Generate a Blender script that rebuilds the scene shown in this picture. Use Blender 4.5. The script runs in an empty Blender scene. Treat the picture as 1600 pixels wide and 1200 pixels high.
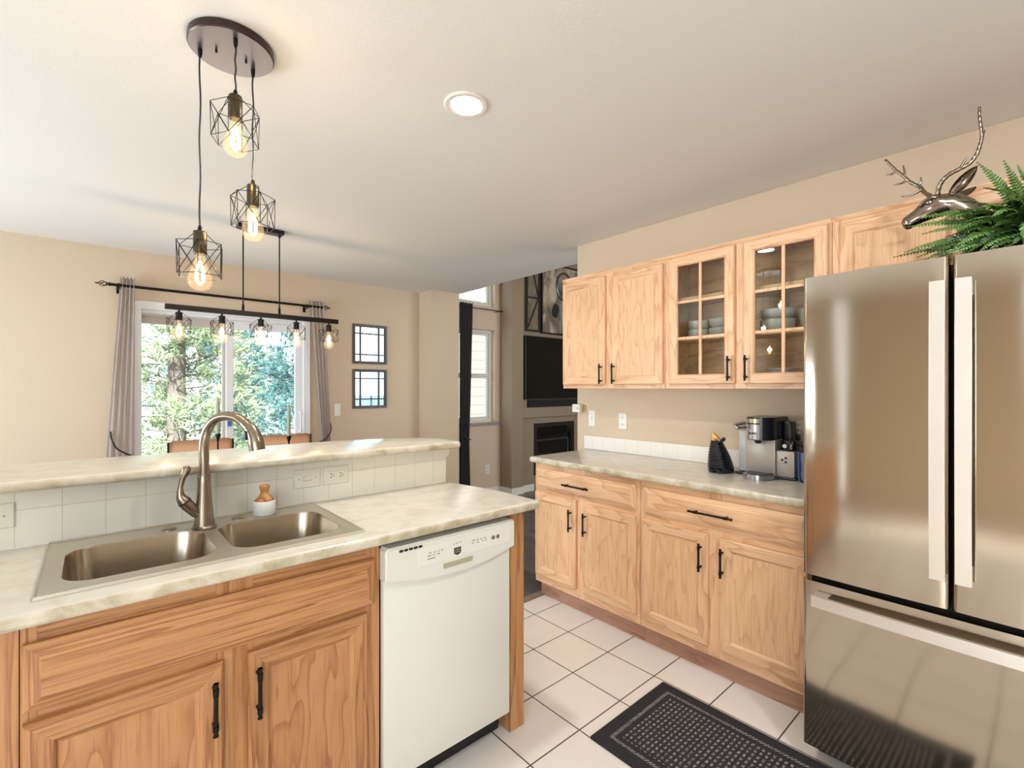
import bpy, bmesh, math, random
from mathutils import Vector, Matrix
random.seed(7)
S = bpy.context.scene
COL = S.collection
pi = math.pi

def C(r, g, b, a=1.0):
    f = lambda v: (v/255/12.92) if v/255 <= 0.04045 else ((v/255+0.055)/1.055)**2.4
    return (f(r), f(g), f(b), a)

# ------------------------------------------------------------------ camera
HC = 1.365
cd = bpy.data.cameras.new('camera'); cam = bpy.data.objects.new('camera', cd); COL.objects.link(cam)
cam.location = (0, 0, HC)
cam.rotation_euler = (pi/2, 0, math.radians(48.682-90))
cd.sensor_fit = 'HORIZONTAL'; cd.sensor_width = 36; cd.lens = 16.7135
cd.shift_y = 6/1600
cd.clip_start = 0.02; cd.clip_end = 200
S.camera = cam
S.view_settings.view_transform = 'Standard'; S.view_settings.look = 'None'
S.view_settings.exposure = 0.12; S.view_settings.gamma = 1; S.view_settings.use_curve_mapping = False
S.cycles.use_denoising = True
S.cycles.max_bounces = 10; S.cycles.diffuse_bounces = 6; S.cycles.glossy_bounces = 5
S.cycles.transparent_max_bounces = 16; S.cycles.transmission_bounces = 6
S.cycles.caustics_reflective = False; S.cycles.caustics_refractive = False
S.cycles.sample_clamp_indirect = 6

# ------------------------------------------------------------------ sky, sun, daylight
W = bpy.data.worlds.new('sky'); S.world = W; W.use_nodes = True
bg = W.node_tree.nodes['Background']
bg.inputs['Color'].default_value = (0.82, 0.92, 1.0, 1); bg.inputs['Strength'].default_value = 2.6
def lamp(name, kind, loc, rot, energy, color=(1, 1, 1), **kw):
    l = bpy.data.lights.new(name, kind); l.energy = energy; l.color = color
    for k, v in kw.items(): setattr(l, k, v)
    o = bpy.data.objects.new(name, l); COL.objects.link(o); o.location = loc; o.rotation_euler = rot
    return o
lamp('sun', 'SUN', (0, -5, 12), (math.radians(52), 0, math.radians(-22)), 15.0, (1, 0.97, 0.92), angle=0.01)
# added fill lamps standing in for daylight at unseen, added window openings
lamp('window_daylight_left', 'AREA', (-2.56, -1.25, 1.40), (0, math.radians(-90), 0), 42, (0.80, 0.915, 1.0), shape='RECTANGLE', size=1.6, size_y=1.4)
lamp('window_daylight_dining', 'AREA', (-2.56, 3.3, 1.02), (0, math.radians(-90), 0), 100, (0.80, 0.915, 1.0), shape='RECTANGLE', size=1.04, size_y=2.0)
lamp('window_daylight_back', 'AREA', (-1.55, -2.16, 1.50), (math.radians(90), 0, 0), 20, (0.80, 0.915, 1.0), shape='RECTANGLE', size=1.2, size_y=1.3)
lamp('window_daylight_living', 'AREA', (4.7, -0.56, 2.3), (math.radians(90), 0, 0), 60, (1, 0.98, 0.95), shape='RECTANGLE', size=2.2, size_y=2.2)
for i, (px, py, sx, sy, rz) in enumerate([(0.88, 4.86, 1.25, 1.9, 0), (3.6, 4.86, 0.55, 1.15, 0), (3.55, 4.86, 0.65, 1.0, 0)]):
    o = lamp('daylight_portal', 'AREA', (px, py, (0.95, 1.52, 2.9)[i]), (math.radians(-90), 0, 0), 1, shape='RECTANGLE', size=sx, size_y=sy)
    o.data.cycles.is_portal = True

# ------------------------------------------------------------------ materials
MATS = {}
def newmat(name):
    m = bpy.data.materials.new(name); m.use_nodes = True; MATS[name] = m
    nt = m.node_tree; return m, nt, nt.nodes['Principled BSDF']
def N(nt, t, **kw):
    n = nt.nodes.new(t)
    for k, v in kw.items():
        if k in n.inputs: n.inputs[k].default_value = v
        else: setattr(n, k, v)
    return n
def L(nt, a, ao, b, bi): nt.links.new(a.outputs[ao], b.inputs[bi])
def ramp(nt, src, so, stops):
    r = nt.nodes.new('ShaderNodeValToRGB'); e = r.color_ramp.elements
    while len(e) < len(stops): e.new(0.5)
    for k, (p, c) in enumerate(stops): e[k].position = p; e[k].color = c
    L(nt, src, so, r, 'Fac'); return r
def plain(name, col, rough=0.5, metal=0.0, bump=None, var=0.0, **kw):
    m, nt, b = newmat(name)
    b.inputs['Base Color'].default_value = col; b.inputs['Roughness'].default_value = rough; b.inputs['Metallic'].default_value = metal
    for k, v in kw.items(): b.inputs[k].default_value = v
    tc = N(nt, 'ShaderNodeTexCoord')
    nz = N(nt, 'ShaderNodeTexNoise', Scale=bump[0] if bump else 40.0, Detail=4.0); L(nt, tc, 'Object', nz, 'Vector')
    if bump:
        bp = N(nt, 'ShaderNodeBump', Strength=bump[1], Distance=bump[2] if len(bump) > 2 else 0.005)
        L(nt, nz, 'Fac', bp, 'Height'); L(nt, bp, 'Normal', b, 'Normal')
    if var:
        lo = tuple(x*(1-var) for x in col[:3])+(1,); hi = tuple(min(1, x*(1+var)) for x in col[:3])+(1,)
        r = ramp(nt, nz, 'Fac', [(0.3, lo), (0.7, hi)]); L(nt, r, 'Color', b, 'Base Color')
    return m
def glass(name, tint=(1, 1, 1, 1), ior=1.45, rough=0.0, strength=1.0, glow=None):
    m, nt, b = newmat(name); nt.nodes.remove(b); out = nt.nodes['Material Output']
    t = N(nt, 'ShaderNodeBsdfTransparent', Color=tint); g = N(nt, 'ShaderNodeBsdfGlossy', Roughness=rough)
    fr = N(nt, 'ShaderNodeFresnel', IOR=ior); mx = N(nt, 'ShaderNodeMixShader')
    ge = N(nt, 'ShaderNodeNewGeometry'); 
    f3 = N(nt, 'ShaderNodeMath', operation='SUBTRACT'); f3.inputs[0].default_value = 1; L(nt, ge, 'Backfacing', f3, 1)
    mu = N(nt, 'ShaderNodeMath', operation='MULTIPLY'); L(nt, fr, 'Fac', mu, 0); L(nt, f3, 'Value', mu, 1)
    m3 = N(nt, 'ShaderNodeMath', operation='MULTIPLY'); m3.inputs[1].default_value = strength; L(nt, mu, 'Value', m3, 0); L(nt, m3, 'Value', mx, 'Fac')
    if glow:
        e_ = N(nt, 'ShaderNodeEmission', Color=glow[0], Strength=glow[1]); ad = N(nt, 'ShaderNodeAddShader'); L(nt, t, 'BSDF', ad, 0); L(nt, e_, 'Emission', ad, 1); L(nt, ad, 'Shader', mx, 1)
    else: L(nt, t, 'BSDF', mx, 1)
    L(nt, g, 'BSDF', mx, 2); L(nt, mx, 'Shader', out, 'Surface'); return m
def emit(name, col, s):
    m, nt, b = newmat(name)
    b.inputs['Base Color'].default_value = col; b.inputs['Emission Color'].default_value = col; b.inputs['Emission Strength'].default_value = s
    return m
def oak(name, axis, light, dark, cathedral=0.5, rough=0.38, across=5.5, along=1.15, pore=0.55):
    """oak with the grain running along axis; pores, early / late wood and cathedral arches"""
    m, nt, b = newmat(name)
    tc = N(nt, 'ShaderNodeTexCoord'); oi = N(nt, 'ShaderNodeObjectInfo')
    ofs = N(nt, 'ShaderNodeVectorMath', operation='MULTIPLY_ADD'); ofs.inputs[1].default_value = (1, 1, 1)
    sc = N(nt, 'ShaderNodeVectorMath', operation='SCALE'); sc.inputs['Scale'].default_value = 3.7
    cb = N(nt, 'ShaderNodeCombineXYZ')
    for k in 'XYZ': L(nt, oi, 'Random', cb, k)
    L(nt, cb, 'Vector', sc, 0); L(nt, tc, 'Object', ofs, 0); L(nt, sc, 'Vector', ofs, 2)
    def stretched(a, al):
        mp = N(nt, 'ShaderNodeMapping'); s = [a, a, a]; s['XYZ'.index(axis)] = al; mp.inputs['Scale'].default_value = s
        L(nt, ofs, 'Vector', mp, 'Vector'); return mp
    # slow warp of the rings
    w = N(nt, 'ShaderNodeTexNoise', Scale=1.0, Detail=3.0, Roughness=0.55); L(nt, stretched(across, along), 'Vector', w, 'Vector')
    mul = N(nt, 'ShaderNodeMath', operation='MULTIPLY'); mul.inputs[1].default_value = 16*cathedral+3; L(nt, w, 'Fac', mul, 0)
    fr = N(nt, 'ShaderNodeMath', operation='FRACT'); L(nt, mul, 'Value', fr, 0)
    rings = ramp(nt, fr, 'Value', [(0.0, dark), (0.22, tuple(0.35*dark[k]+0.65*light[k] for k in range(3))+(1,)), (0.6, light), (0.93, light), (1.0, dark)])
    p = N(nt, 'ShaderNodeTexNoise', Scale=1.0, Detail=5.0, Roughness=0.7); L(nt, stretched(170, 5.0), 'Vector', p, 'Vector')
    pr = ramp(nt, p, 'Fac', [(0.36, (0.66, 0.56, 0.46, 1)), (0.5, (1, 1, 1, 1))])
    mx = N(nt, 'ShaderNodeMix', data_type='RGBA', blend_type='MULTIPLY'); mx.inputs['Factor'].default_value = pore
    L(nt, rings, 'Color', mx, 'A'); L(nt, pr, 'Color', mx, 'B')
    t = N(nt, 'ShaderNodeTexNoise', Scale=1.0, Detail=2.0); L(nt, stretched(3.0, 1.0), 'Vector', t, 'Vector')
    tr = ramp(nt, t, 'Fac', [(0.3, (0.88, 0.86, 0.84, 1)), (0.7, (1.06, 1.05, 1.04, 1))])
    m2 = N(nt, 'ShaderNodeMix', data_type='RGBA', blend_type='MULTIPLY'); m2.inputs['Factor'].default_value = 0.8
    L(nt, mx, 'Result', m2, 'A'); L(nt, tr, 'Color', m2, 'B'); L(nt, m2, 'Result', b, 'Base Color')
    b.inputs['Roughness'].default_value = rough
    bp = N(nt, 'ShaderNodeBump', Strength=0.12, Distance=0.002); L(nt, p, 'Fac', bp, 'Height'); L(nt, bp, 'Normal', b, 'Normal')
    return m
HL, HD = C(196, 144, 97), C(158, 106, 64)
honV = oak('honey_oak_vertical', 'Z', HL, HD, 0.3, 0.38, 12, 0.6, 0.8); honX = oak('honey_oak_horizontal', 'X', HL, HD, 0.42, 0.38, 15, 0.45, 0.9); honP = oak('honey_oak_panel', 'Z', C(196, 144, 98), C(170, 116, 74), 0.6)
OL, OD = C(228, 187, 149), C(206, 160, 121)
oakV = oak('oak_vertical', 'Z', OL, OD, 0.35); oakY = oak('oak_horizontal_y', 'Y', OL, OD, 0.3); oakX = oak('oak_horizontal_x', 'X', OL, OD, 0.45)
oakP = oak('oak_panel', 'Z', C(226, 184, 144), C(212, 168, 128), 0.42)
oakBoard = oak('oak_dark_board', 'Y', C(172, 132, 112), C(148, 108, 90), 0.15)
mapleIn = oak('cabinet_interior', 'Y', C(202, 164, 112), C(180, 140, 92), 0.2)

wall_paint = plain('wall_paint_tan', C(206, 187, 163), 0.75, bump=(140, 0.12, 0.004))
taupe = plain('wall_paint_taupe', C(146, 130, 108), 0.75, bump=(140, 0.1, 0.004))
ceil_paint = plain('ceiling_paint', C(226, 224, 220), 0.85, bump=(90, 0.14, 0.004))
white_trim = plain('white_trim', C(232, 228, 220), 0.45)
vinyl = plain('white_vinyl', C(222, 224, 230), 0.4)
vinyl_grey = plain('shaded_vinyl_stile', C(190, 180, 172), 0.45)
tile_m = None
def tiles(name, px, py, ox, oy, gx, axes, col, grout, rough, var):
    """square tiles with narrow grout; axes name the object coordinates the pattern runs along"""
    m, nt, b = newmat(name); tc = N(nt, 'ShaderNodeTexCoord'); sp = N(nt, 'ShaderNodeSeparateXYZ'); L(nt, tc, 'Object', sp, 'Vector')
    ms = []
    for ax, p, o in ((axes[0], px, ox), (axes[1], py, oy)):
        a = N(nt, 'ShaderNodeMath', operation='SUBTRACT'); L(nt, sp, ax, a, 0); a.inputs[1].default_value = o - 50*p
        d = N(nt, 'ShaderNodeMath', operation='DIVIDE'); L(nt, a, 'Value', d, 0); d.inputs[1].default_value = p
        f = N(nt, 'ShaderNodeMath', operation='FRACT'); L(nt, d, 'Value', f, 0)
        s = N(nt, 'ShaderNodeMath', operation='SUBTRACT'); L(nt, f, 'Value', s, 0); s.inputs[1].default_value = 0.5
        ab = N(nt, 'ShaderNodeMath', operation='ABSOLUTE'); L(nt, s, 'Value', ab, 0)
        g = N(nt, 'ShaderNodeMath', operation='GREATER_THAN'); L(nt, ab, 'Value', g, 0); g.inputs[1].default_value = 0.5 - gx/p/2
        fl = N(nt, 'ShaderNodeMath', operation='FLOOR'); L(nt, d, 'Value', fl, 0); ms.append((g, fl))
    mx = N(nt, 'ShaderNodeMath', operation='MAXIMUM'); L(nt, ms[0][0], 'Value', mx, 0); L(nt, ms[1][0], 'Value', mx, 1)
    cb = N(nt, 'ShaderNodeCombineXYZ'); L(nt, ms[0][1], 'Value', cb, 'X'); L(nt, ms[1][1], 'Value', cb, 'Y')
    wn = N(nt, 'ShaderNodeTexWhiteNoise'); L(nt, cb, 'Vector', wn, 'Vector')
    nz = N(nt, 'ShaderNodeTexNoise', Scale=6.0, Detail=4.0); L(nt, tc, 'Object', nz, 'Vector')
    av = N(nt, 'ShaderNodeMath', operation='MULTIPLY_ADD'); L(nt, wn, 'Value', av, 0); av.inputs[1].default_value = 0.4; L(nt, nz, 'Fac', av, 2)
    lo = tuple(x*(1-var) for x in col[:3])+(1,)
    r = ramp(nt, av, 'Value', [(0.4, lo), (0.95, col)])
    mc = N(nt, 'ShaderNodeMix', data_type='RGBA'); L(nt, mx, 'Value', mc, 'Factor'); L(nt, r, 'Color', mc, 'A'); mc.inputs['B'].default_value = grout
    L(nt, mc, 'Result', b, 'Base Color'); b.inputs['Roughness'].default_value = rough
    iv = N(nt, 'ShaderNodeMath', operation='SUBTRACT'); iv.inputs[0].default_value = 1; L(nt, mx, 'Value', iv, 1)
    bp = N(nt, 'ShaderNodeBump', Strength=0.4, Distance=0.002); L(nt, iv, 'Value', bp, 'Height'); L(nt, bp, 'Normal', b, 'Normal')
    return m
floor_tile = tiles('floor_tile', 0.2692, 0.2715, 1.454, 1.247, 0.0055, 'XY', C(234, 230, 224), C(70, 62, 58), 0.28, 0.05)
bs_tile = tiles('backsplash_tile_bar', 0.0973, 0.1065, 0.027, 0.914, 0.0018, 'XZ', C(232, 228, 214), C(204, 196, 174), 0.2, 0.03)
bs_tile2 = tiles('backsplash_tile_wall', 0.0973, 0.098, 2.33, 0.914, 0.002, 'YZ', C(232, 229, 222), C(206, 200, 192), 0.2, 0.03)
def planks():
    m, nt, b = newmat('grey_wood_floor'); tc = N(nt, 'ShaderNodeTexCoord')
    mp = N(nt, 'ShaderNodeMapping'); mp.inputs['Rotation'].default_value = (0, 0, pi/2); L(nt, tc, 'Object', mp, 'Vector')
    br = N(nt, 'ShaderNodeTexBrick', Scale=1.0); br.inputs['Brick Width'].default_value = 1.1; br.inputs['Row Height'].default_value = 0.115
    br.inputs['Mortar Size'].default_value = 0.002; br.inputs['Color1'].default_value = C(112, 106, 104); br.inputs['Color2'].default_value = C(84, 78, 76); br.inputs['Mortar'].default_value = C(40, 36, 35)
    L(nt, mp, 'Vector', br, 'Vector')
    m2 = N(nt, 'ShaderNodeMapping'); m2.inputs['Scale'].default_value = (60, 4, 1); L(nt, tc, 'Object', m2, 'Vector')
    nz = N(nt, 'ShaderNodeTexNoise', Scale=1.0, Detail=5.0); L(nt, m2, 'Vector', nz, 'Vector')
    r = ramp(nt, nz, 'Fac', [(0.3, (0.6, 0.57, 0.55, 1)), (0.7, (1.2, 1.18, 1.15, 1))])
    mx = N(nt, 'ShaderNodeMix', data_type='RGBA', blend_type='MULTIPLY'); mx.inputs['Factor'].default_value = 0.8
    L(nt, br, 'Color', mx, 'A'); L(nt, r, 'Color', mx, 'B'); L(nt, mx, 'Result', b, 'Base Color'); b.inputs['Roughness'].default_value = 0.35
    return m
wood_floor = planks()
def laminate(name, stops):
    m, nt, b = newmat(name); tc = N(nt, 'ShaderNodeTexCoord')
    n1 = N(nt, 'ShaderNodeTexNoise', Scale=13.0, Detail=5.0, Roughness=0.6, Distortion=0.5); L(nt, tc, 'Object', n1, 'Vector')
    r = ramp(nt, n1, 'Fac', stops)
    L(nt, r, 'Color', b, 'Base Color'); b.inputs['Roughness'].default_value = 0.2
    return m
lam = [laminate('mottled_laminate', [(0.3, C(198, 192, 176)), (0.45, C(207, 202, 188)), (0.6, C(212, 208, 196))]), laminate('laminate_rolled_edge', [(0.34, C(172, 162, 130)), (0.5, C(200, 191, 168)), (0.62, C(214, 206, 188))])]  # second is the same laminate: stronger mottling, edge shade put into its colour
def steel(name, col, rough, brush_axis='Y', aniso=0.0, wave=0.0):
    m, nt, b = newmat(name); b.inputs['Base Color'].default_value = col; b.inputs['Metallic'].default_value = 1; b.inputs['Roughness'].default_value = rough
    tc = N(nt, 'ShaderNodeTexCoord'); mp = N(nt, 'ShaderNodeMapping'); s = [600, 600, 600]; s['XYZ'.index(brush_axis)] = 6
    mp.inputs['Scale'].default_value = s; L(nt, tc, 'Object', mp, 'Vector')
    nz = N(nt, 'ShaderNodeTexNoise', Scale=1.0, Detail=2.0); L(nt, mp, 'Vector', nz, 'Vector')
    bp = N(nt, 'ShaderNodeBump', Strength=0.012, Distance=0.001); L(nt, nz, 'Fac', bp, 'Height')
    if wave:
        m2 = N(nt, 'ShaderNodeMapping'); m2.inputs['Scale'].default_value = (1, 3.2, 0.55); L(nt, tc, 'Object', m2, 'Vector')
        n2 = N(nt, 'ShaderNodeTexNoise', Scale=1.0, Detail=1.0); L(nt, m2, 'Vector', n2, 'Vector')
        b2 = N(nt, 'ShaderNodeBump', Strength=wave, Distance=0.02); L(nt, n2, 'Fac', b2, 'Height'); L(nt, b2, 'Normal', bp, 'Normal')
    L(nt, bp, 'Normal', b, 'Normal')
    if aniso:
        b.inputs['Anisotropic'].default_value = aniso; tn = N(nt, 'ShaderNodeTangent', direction_type='RADIAL', axis='Y'); L(nt, tn, 'Tangent', b, 'Tangent')
    return m
fridge_steel = steel('fridge_stainless', C(184, 173, 158), 0.10, 'Y', 0.6, 0.3)
handle_steel = steel('handle_stainless', C(226, 222, 216), 0.34, 'Z')
sink_steel = steel('sink_stainless', C(178, 168, 152), 0.24, 'X')
nickel = steel('brushed_nickel', C(146, 134, 118), 0.26, 'Z')
black_metal = plain('black_metal', C(22, 21, 22), 0.38, 0.6)
black_plastic = plain('black_plastic', C(24, 24, 26), 0.35)
bronze = plain('dark_bronze', C(44, 38, 36), 0.35, 0.7)
brass_old = plain('antique_brass_socket', C(84, 74, 56), 0.36, 0.9)
white_plastic = plain('white_plastic', C(232, 228, 218), 0.4)
ivory = plain('ivory_plate', C(224, 220, 204), 0.4)
dw_white = plain('dishwasher_white', C(228, 228, 220), 0.32)
dw_shadow = plain('dishwasher_recess', C(176, 172, 146), 0.5)
grey_print = plain('grey_print', C(150, 150, 146), 0.5)
ceramic_w = plain('white_ceramic', C(236, 234, 228), 0.3)
knobwood = oak('brush_knob_wood', 'Z', C(196, 140, 84), C(140, 86, 44), 0.4)
pane = glass('window_glass', (1, 1, 1, 1), 1.35, 0, 0.8)
cabglass = glass('cabinet_glass', (0.96, 0.97, 0.96, 1), 1.5, 0.0, 1.7)
bulbglass = glass('bulb_glass', (1, 0.93, 0.8, 1), 1.3, glow=((1, 0.72, 0.42, 1), 0.22))
filament = emit('filament', (1, 0.75, 0.42, 1), 26)
candle_lens = emit('lit_lens', (1, 0.93, 0.8, 1), 4.0)

# ------------------------------------------------------------------ mesh helpers
ORG = {}
def link(name, bm, mats, parent=None, smooth=False, recalc=True):
    if recalc: bmesh.ops.recalc_face_normals(bm, faces=bm.faces)
    if parent is not None:
        o0 = ORG[parent.name]; bmesh.ops.translate(bm, verts=bm.verts, vec=-o0)
    me = bpy.data.meshes.new(name); bm.to_mesh(me); bm.free()
    for m in (mats if isinstance(mats, (list, tuple)) else [mats]): me.materials.append(m)
    o = bpy.data.objects.new(name, me); COL.objects.link(o)
    if parent is not None: o.parent = parent; ORG[o.name] = ORG[parent.name]
    else: ORG[o.name] = Vector((0, 0, 0))
    if smooth:
        me.polygons.foreach_set('use_smooth', [True]*len(me.polygons))
        if smooth != 'all': me.set_sharp_from_angle(angle=math.radians(38))
    return o
def link_each(name, bm, mats, parent, smooth=False):
    """every loose piece of bm becomes a part of its own"""
    bm.verts.ensure_lookup_table(); seen = set(); out = []
    for v0 in bm.verts:
        if v0 in seen: continue
        st, isl = [v0], []
        seen.add(v0)
        while st:
            v = st.pop(); isl.append(v)
            for e in v.link_edges:
                w = e.other_vert(v)
                if w not in seen: seen.add(w); st.append(w)
        b2 = bmesh.new(); mp = {v: b2.verts.new(v.co) for v in isl}
        for f in {f for v in isl for f in v.link_faces}: b2.faces.new([mp[v] for v in f.verts]).material_index = f.material_index
        out.append(link(name, b2, mats, parent, smooth))
    bm.free(); return out
def tag(o, label, cat, group=None):
    o['label'] = label; o['category'] = cat
    if group: o['group'] = group
    return o
def thing(name, loc, label, cat, group=None):
    o = bpy.data.objects.new(name, None); COL.objects.link(o); o.location = loc; o.empty_display_size = 0.05
    ORG[o.name] = Vector(loc); return tag(o, label, cat, group)
def struct(name, bm, m, parent=None, smooth=False):
    o = link(name, bm, m, parent, smooth)
    if parent is None: o['kind'] = 'structure'
    return o
def dup(root, shift, label, group=None):
    r = root.copy(); COL.objects.link(r); r.location = Vector(root.location)+Vector(shift); r['label'] = label
    if group: r['group'] = group
    for ch in list(root.children):
        c = ch.copy(); COL.objects.link(c); c.parent = r
        for g in list(ch.children):
            d = g.copy(); COL.objects.link(d); d.parent = c
    return r
BM = bmesh.new
def box(bm, x0, x1, y0, y1, z0, z1, bev=0.0, mi=0):
    b2 = bmesh.new(); r = bmesh.ops.create_cube(b2, size=1)
    for v in b2.verts: v.co = Vector(((x0+x1)/2+v.co.x*(x1-x0), (y0+y1)/2+v.co.y*(y1-y0), (z0+z1)/2+v.co.z*(z1-z0)))
    if bev: bmesh.ops.bevel(b2, geom=b2.edges[:], offset=bev, segments=2, affect='EDGES', profile=0.5)
    merge(bm, b2, mi); return bm
def merge(bm, b2, mi=None):
    mp = {}
    for v in b2.verts: mp[v] = bm.verts.new(v.co)
    for f in b2.faces:
        try:
            nf = bm.faces.new([mp[v] for v in f.verts]); nf.material_index = f.material_index if mi is None else mi; nf.smooth = f.smooth
        except ValueError: pass
    b2.free()
def lathe(bm, prof, c=(0, 0, 0), seg=28, mat=None, mi=0, rfun=None):
    rings = []
    for r, z in prof:
        ring = []
        for k in range(seg):
            a = 2*pi*k/seg; rr = r*(rfun(a, z) if rfun else 1)
            p = Vector((rr*math.cos(a), rr*math.sin(a), z))
            if mat is not None: p = mat @ p
            ring.append(bm.verts.new(p+Vector(c)))
        rings.append(ring)
    for a, b in zip(rings, rings[1:]):
        for k in range(seg):
            f = bm.faces.new((a[k], a[(k+1) % seg], b[(k+1) % seg], b[k])); f.material_index = mi
    for ring in (rings[0], rings[-1]):
        f = bm.faces.new(ring); f.material_index = mi
    return bm
def cyl(bm, p0, p1, r, seg=14, r1=None, mi=0): return tube(bm, [p0, p1], [r, r if r1 is None else r1], seg, mi)
def tube(bm, pts, r, seg=8, mi=0, closed=False):
    pts = [Vector(p) for p in pts]; n = len(pts); rs = r if isinstance(r, (list, tuple)) else [r]*n
    t0 = (pts[1]-pts[0]).normalized(); up = Vector((0, 0, 1)) if abs(t0.z) < 0.9 else Vector((1, 0, 0))
    nrm = t0.cross(up).normalized(); rings = []
    for i in range(n):
        if closed: t = (pts[(i+1) % n]-pts[i-1]).normalized()
        else: t = (pts[min(i+1, n-1)]-pts[max(i-1, 0)]).normalized()
        nrm = (nrm-t*nrm.dot(t)).normalized(); bn = t.cross(nrm)
        rings.append([bm.verts.new(pts[i]+(nrm*math.cos(2*pi*k/seg)+bn*math.sin(2*pi*k/seg))*rs[i]) for k in range(seg)])
    prs = list(zip(rings, rings[1:]))+([(rings[-1], rings[0])] if closed else [])
    for a, b in prs:
        for k in range(seg):
            f = bm.faces.new((a[k], a[(k+1) % seg], b[(k+1) % seg], b[k])); f.material_index = mi
    if not closed:
        for ring in (rings[0], rings[-1]): f = bm.faces.new(ring); f.material_index = mi
    return bm
def spline(pts, k=6):
    P = [Vector(p) for p in pts]; P = [P[0]*2-P[1]]+P+[P[-1]*2-P[-2]]; out = []
    for i in range(1, len(P)-2):
        for s in range(k):
            t = s/k; a, b, c, d = P[i-1], P[i], P[i+1], P[i+2]
            out.append(0.5*((2*b)+(c-a)*t+(2*a-5*b+4*c-d)*t*t+(3*b-a-3*c+d)*t**3))
    out.append(P[-2]); return out
def lerp(a, b, t): return a+(b-a)*t
def prism(bm, pts, vec, mi=0):
    a = [bm.verts.new(Vector(p)) for p in pts]; b = [bm.verts.new(Vector(p)+Vector(vec)) for p in pts]; n = len(pts)
    for k in range(n): f = bm.faces.new((a[k], a[(k+1) % n], b[(k+1) % n], b[k])); f.material_index = mi
    for r in (a, b): f = bm.faces.new(r); f.material_index = mi
    return bm
def slab(bm, pts, z0, z1, rnd, r, segs=4):
    """horizontal slab; rnd lists the outline edges (index of their first point) that are rounded over"""
    b2 = bmesh.new(); n = len(pts)
    lo = [b2.verts.new((x, y, z0)) for x, y in pts]; hi = [b2.verts.new((x, y, z1)) for x, y in pts]
    b2.faces.new(hi); b2.faces.new(lo[::-1]); ed = []
    for k in range(n): b2.faces.new((lo[k], lo[(k+1) % n], hi[(k+1) % n], hi[k]))
    for k in rnd:
        for a in (lo, hi): ed.append(b2.edges.get((a[k], a[(k+1) % n])))
        if (k+1) % n in rnd:
            ed.append(b2.edges.get((lo[(k+1) % n], hi[(k+1) % n])))
    bmesh.ops.bevel(b2, geom=ed, offset=r, segments=segs, affect='EDGES', profile=0.5)
    b2.normal_update()
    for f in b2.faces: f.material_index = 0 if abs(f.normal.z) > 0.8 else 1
    merge(bm, b2); return bm
def loops_panel(bm, P, u0, u1, v0, v1, loops, cap=True, capmi=0, side=0, rail=1, close=False):
    """nested rectangles (inset, height) joined by quads: doors, drawer fronts, frames"""
    rings = []
    for i, w in loops:
        rings.append([bm.verts.new(P(u, v, w)) for u, v in ((u0+i, v0+i), (u1-i, v0+i), (u1-i, v1-i), (u0+i, v1-i))])
    prs = list(zip(rings, rings[1:]))+([(rings[-1], rings[0])] if close else [])
    for a, b in prs:
        for k in range(4):
            f = bm.faces.new((a[k], a[(k+1) % 4], b[(k+1) % 4], b[k])); f.material_index = rail if k in (0, 2) else side
    if not close:
        bm.faces.new(rings[0]).material_index = side
        if cap: bm.faces.new(rings[-1]).material_index = capmi
    return bm
def PX(x): return lambda u, v, w: Vector((x-w, u, v))      # faces -X ; u along Y
def PY(y): return lambda u, v, w: Vector((u, y-w, v))      # faces -Y ; u along X
DOOR = [(0, 0), (0, 0.014), (0.005, 0.019), (0.046, 0.019), (0.050, 0.0165), (0.056, 0.011), (0.060, 0.010)]
FRONT = [(0, 0), (0, 0.009), (0.004, 0.011), (0.024, 0.018), (0.028, 0.019)]
GLASSF = [(0, 0), (0, 0.014), (0.005, 0.019), (0.046, 0.019), (0.054, 0.013), (0.054, 0.0)]
def pull(P, u, v, vert, length, parent, base=0.019):
    """black bar pull: bar with collars on two square posts"""
    bm = BM(); ax = (lambda s: P(u, v+s, base+0.026)) if vert else (lambda s: P(u+s, v, base+0.026))
    bs = (lambda s: P(u, v+s, base-0.001)) if vert else (lambda s: P(u+s, v, base-0.001))
    h = length/2
    tube(bm, [ax(-h), ax(h)], 0.0052, 10)
    for s in (-1, 1):
        q = s*h*0.70
        tube(bm, [bs(q), ax(q)], 0.0052, 8)
        tube(bm, [ax(q-0.006), ax(q+0.006)], 0.0072, 10)
        tube(bm, [ax(s*h*0.97), ax(s*h)], 0.0066, 10)
        tube(bm, [ax(q-s*0.010), ax(q-s*0.013)], 0.0064, 10)
    o = link('handle', bm, black_metal, parent, True); o['label'] = 'black bar pull'; return o

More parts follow.
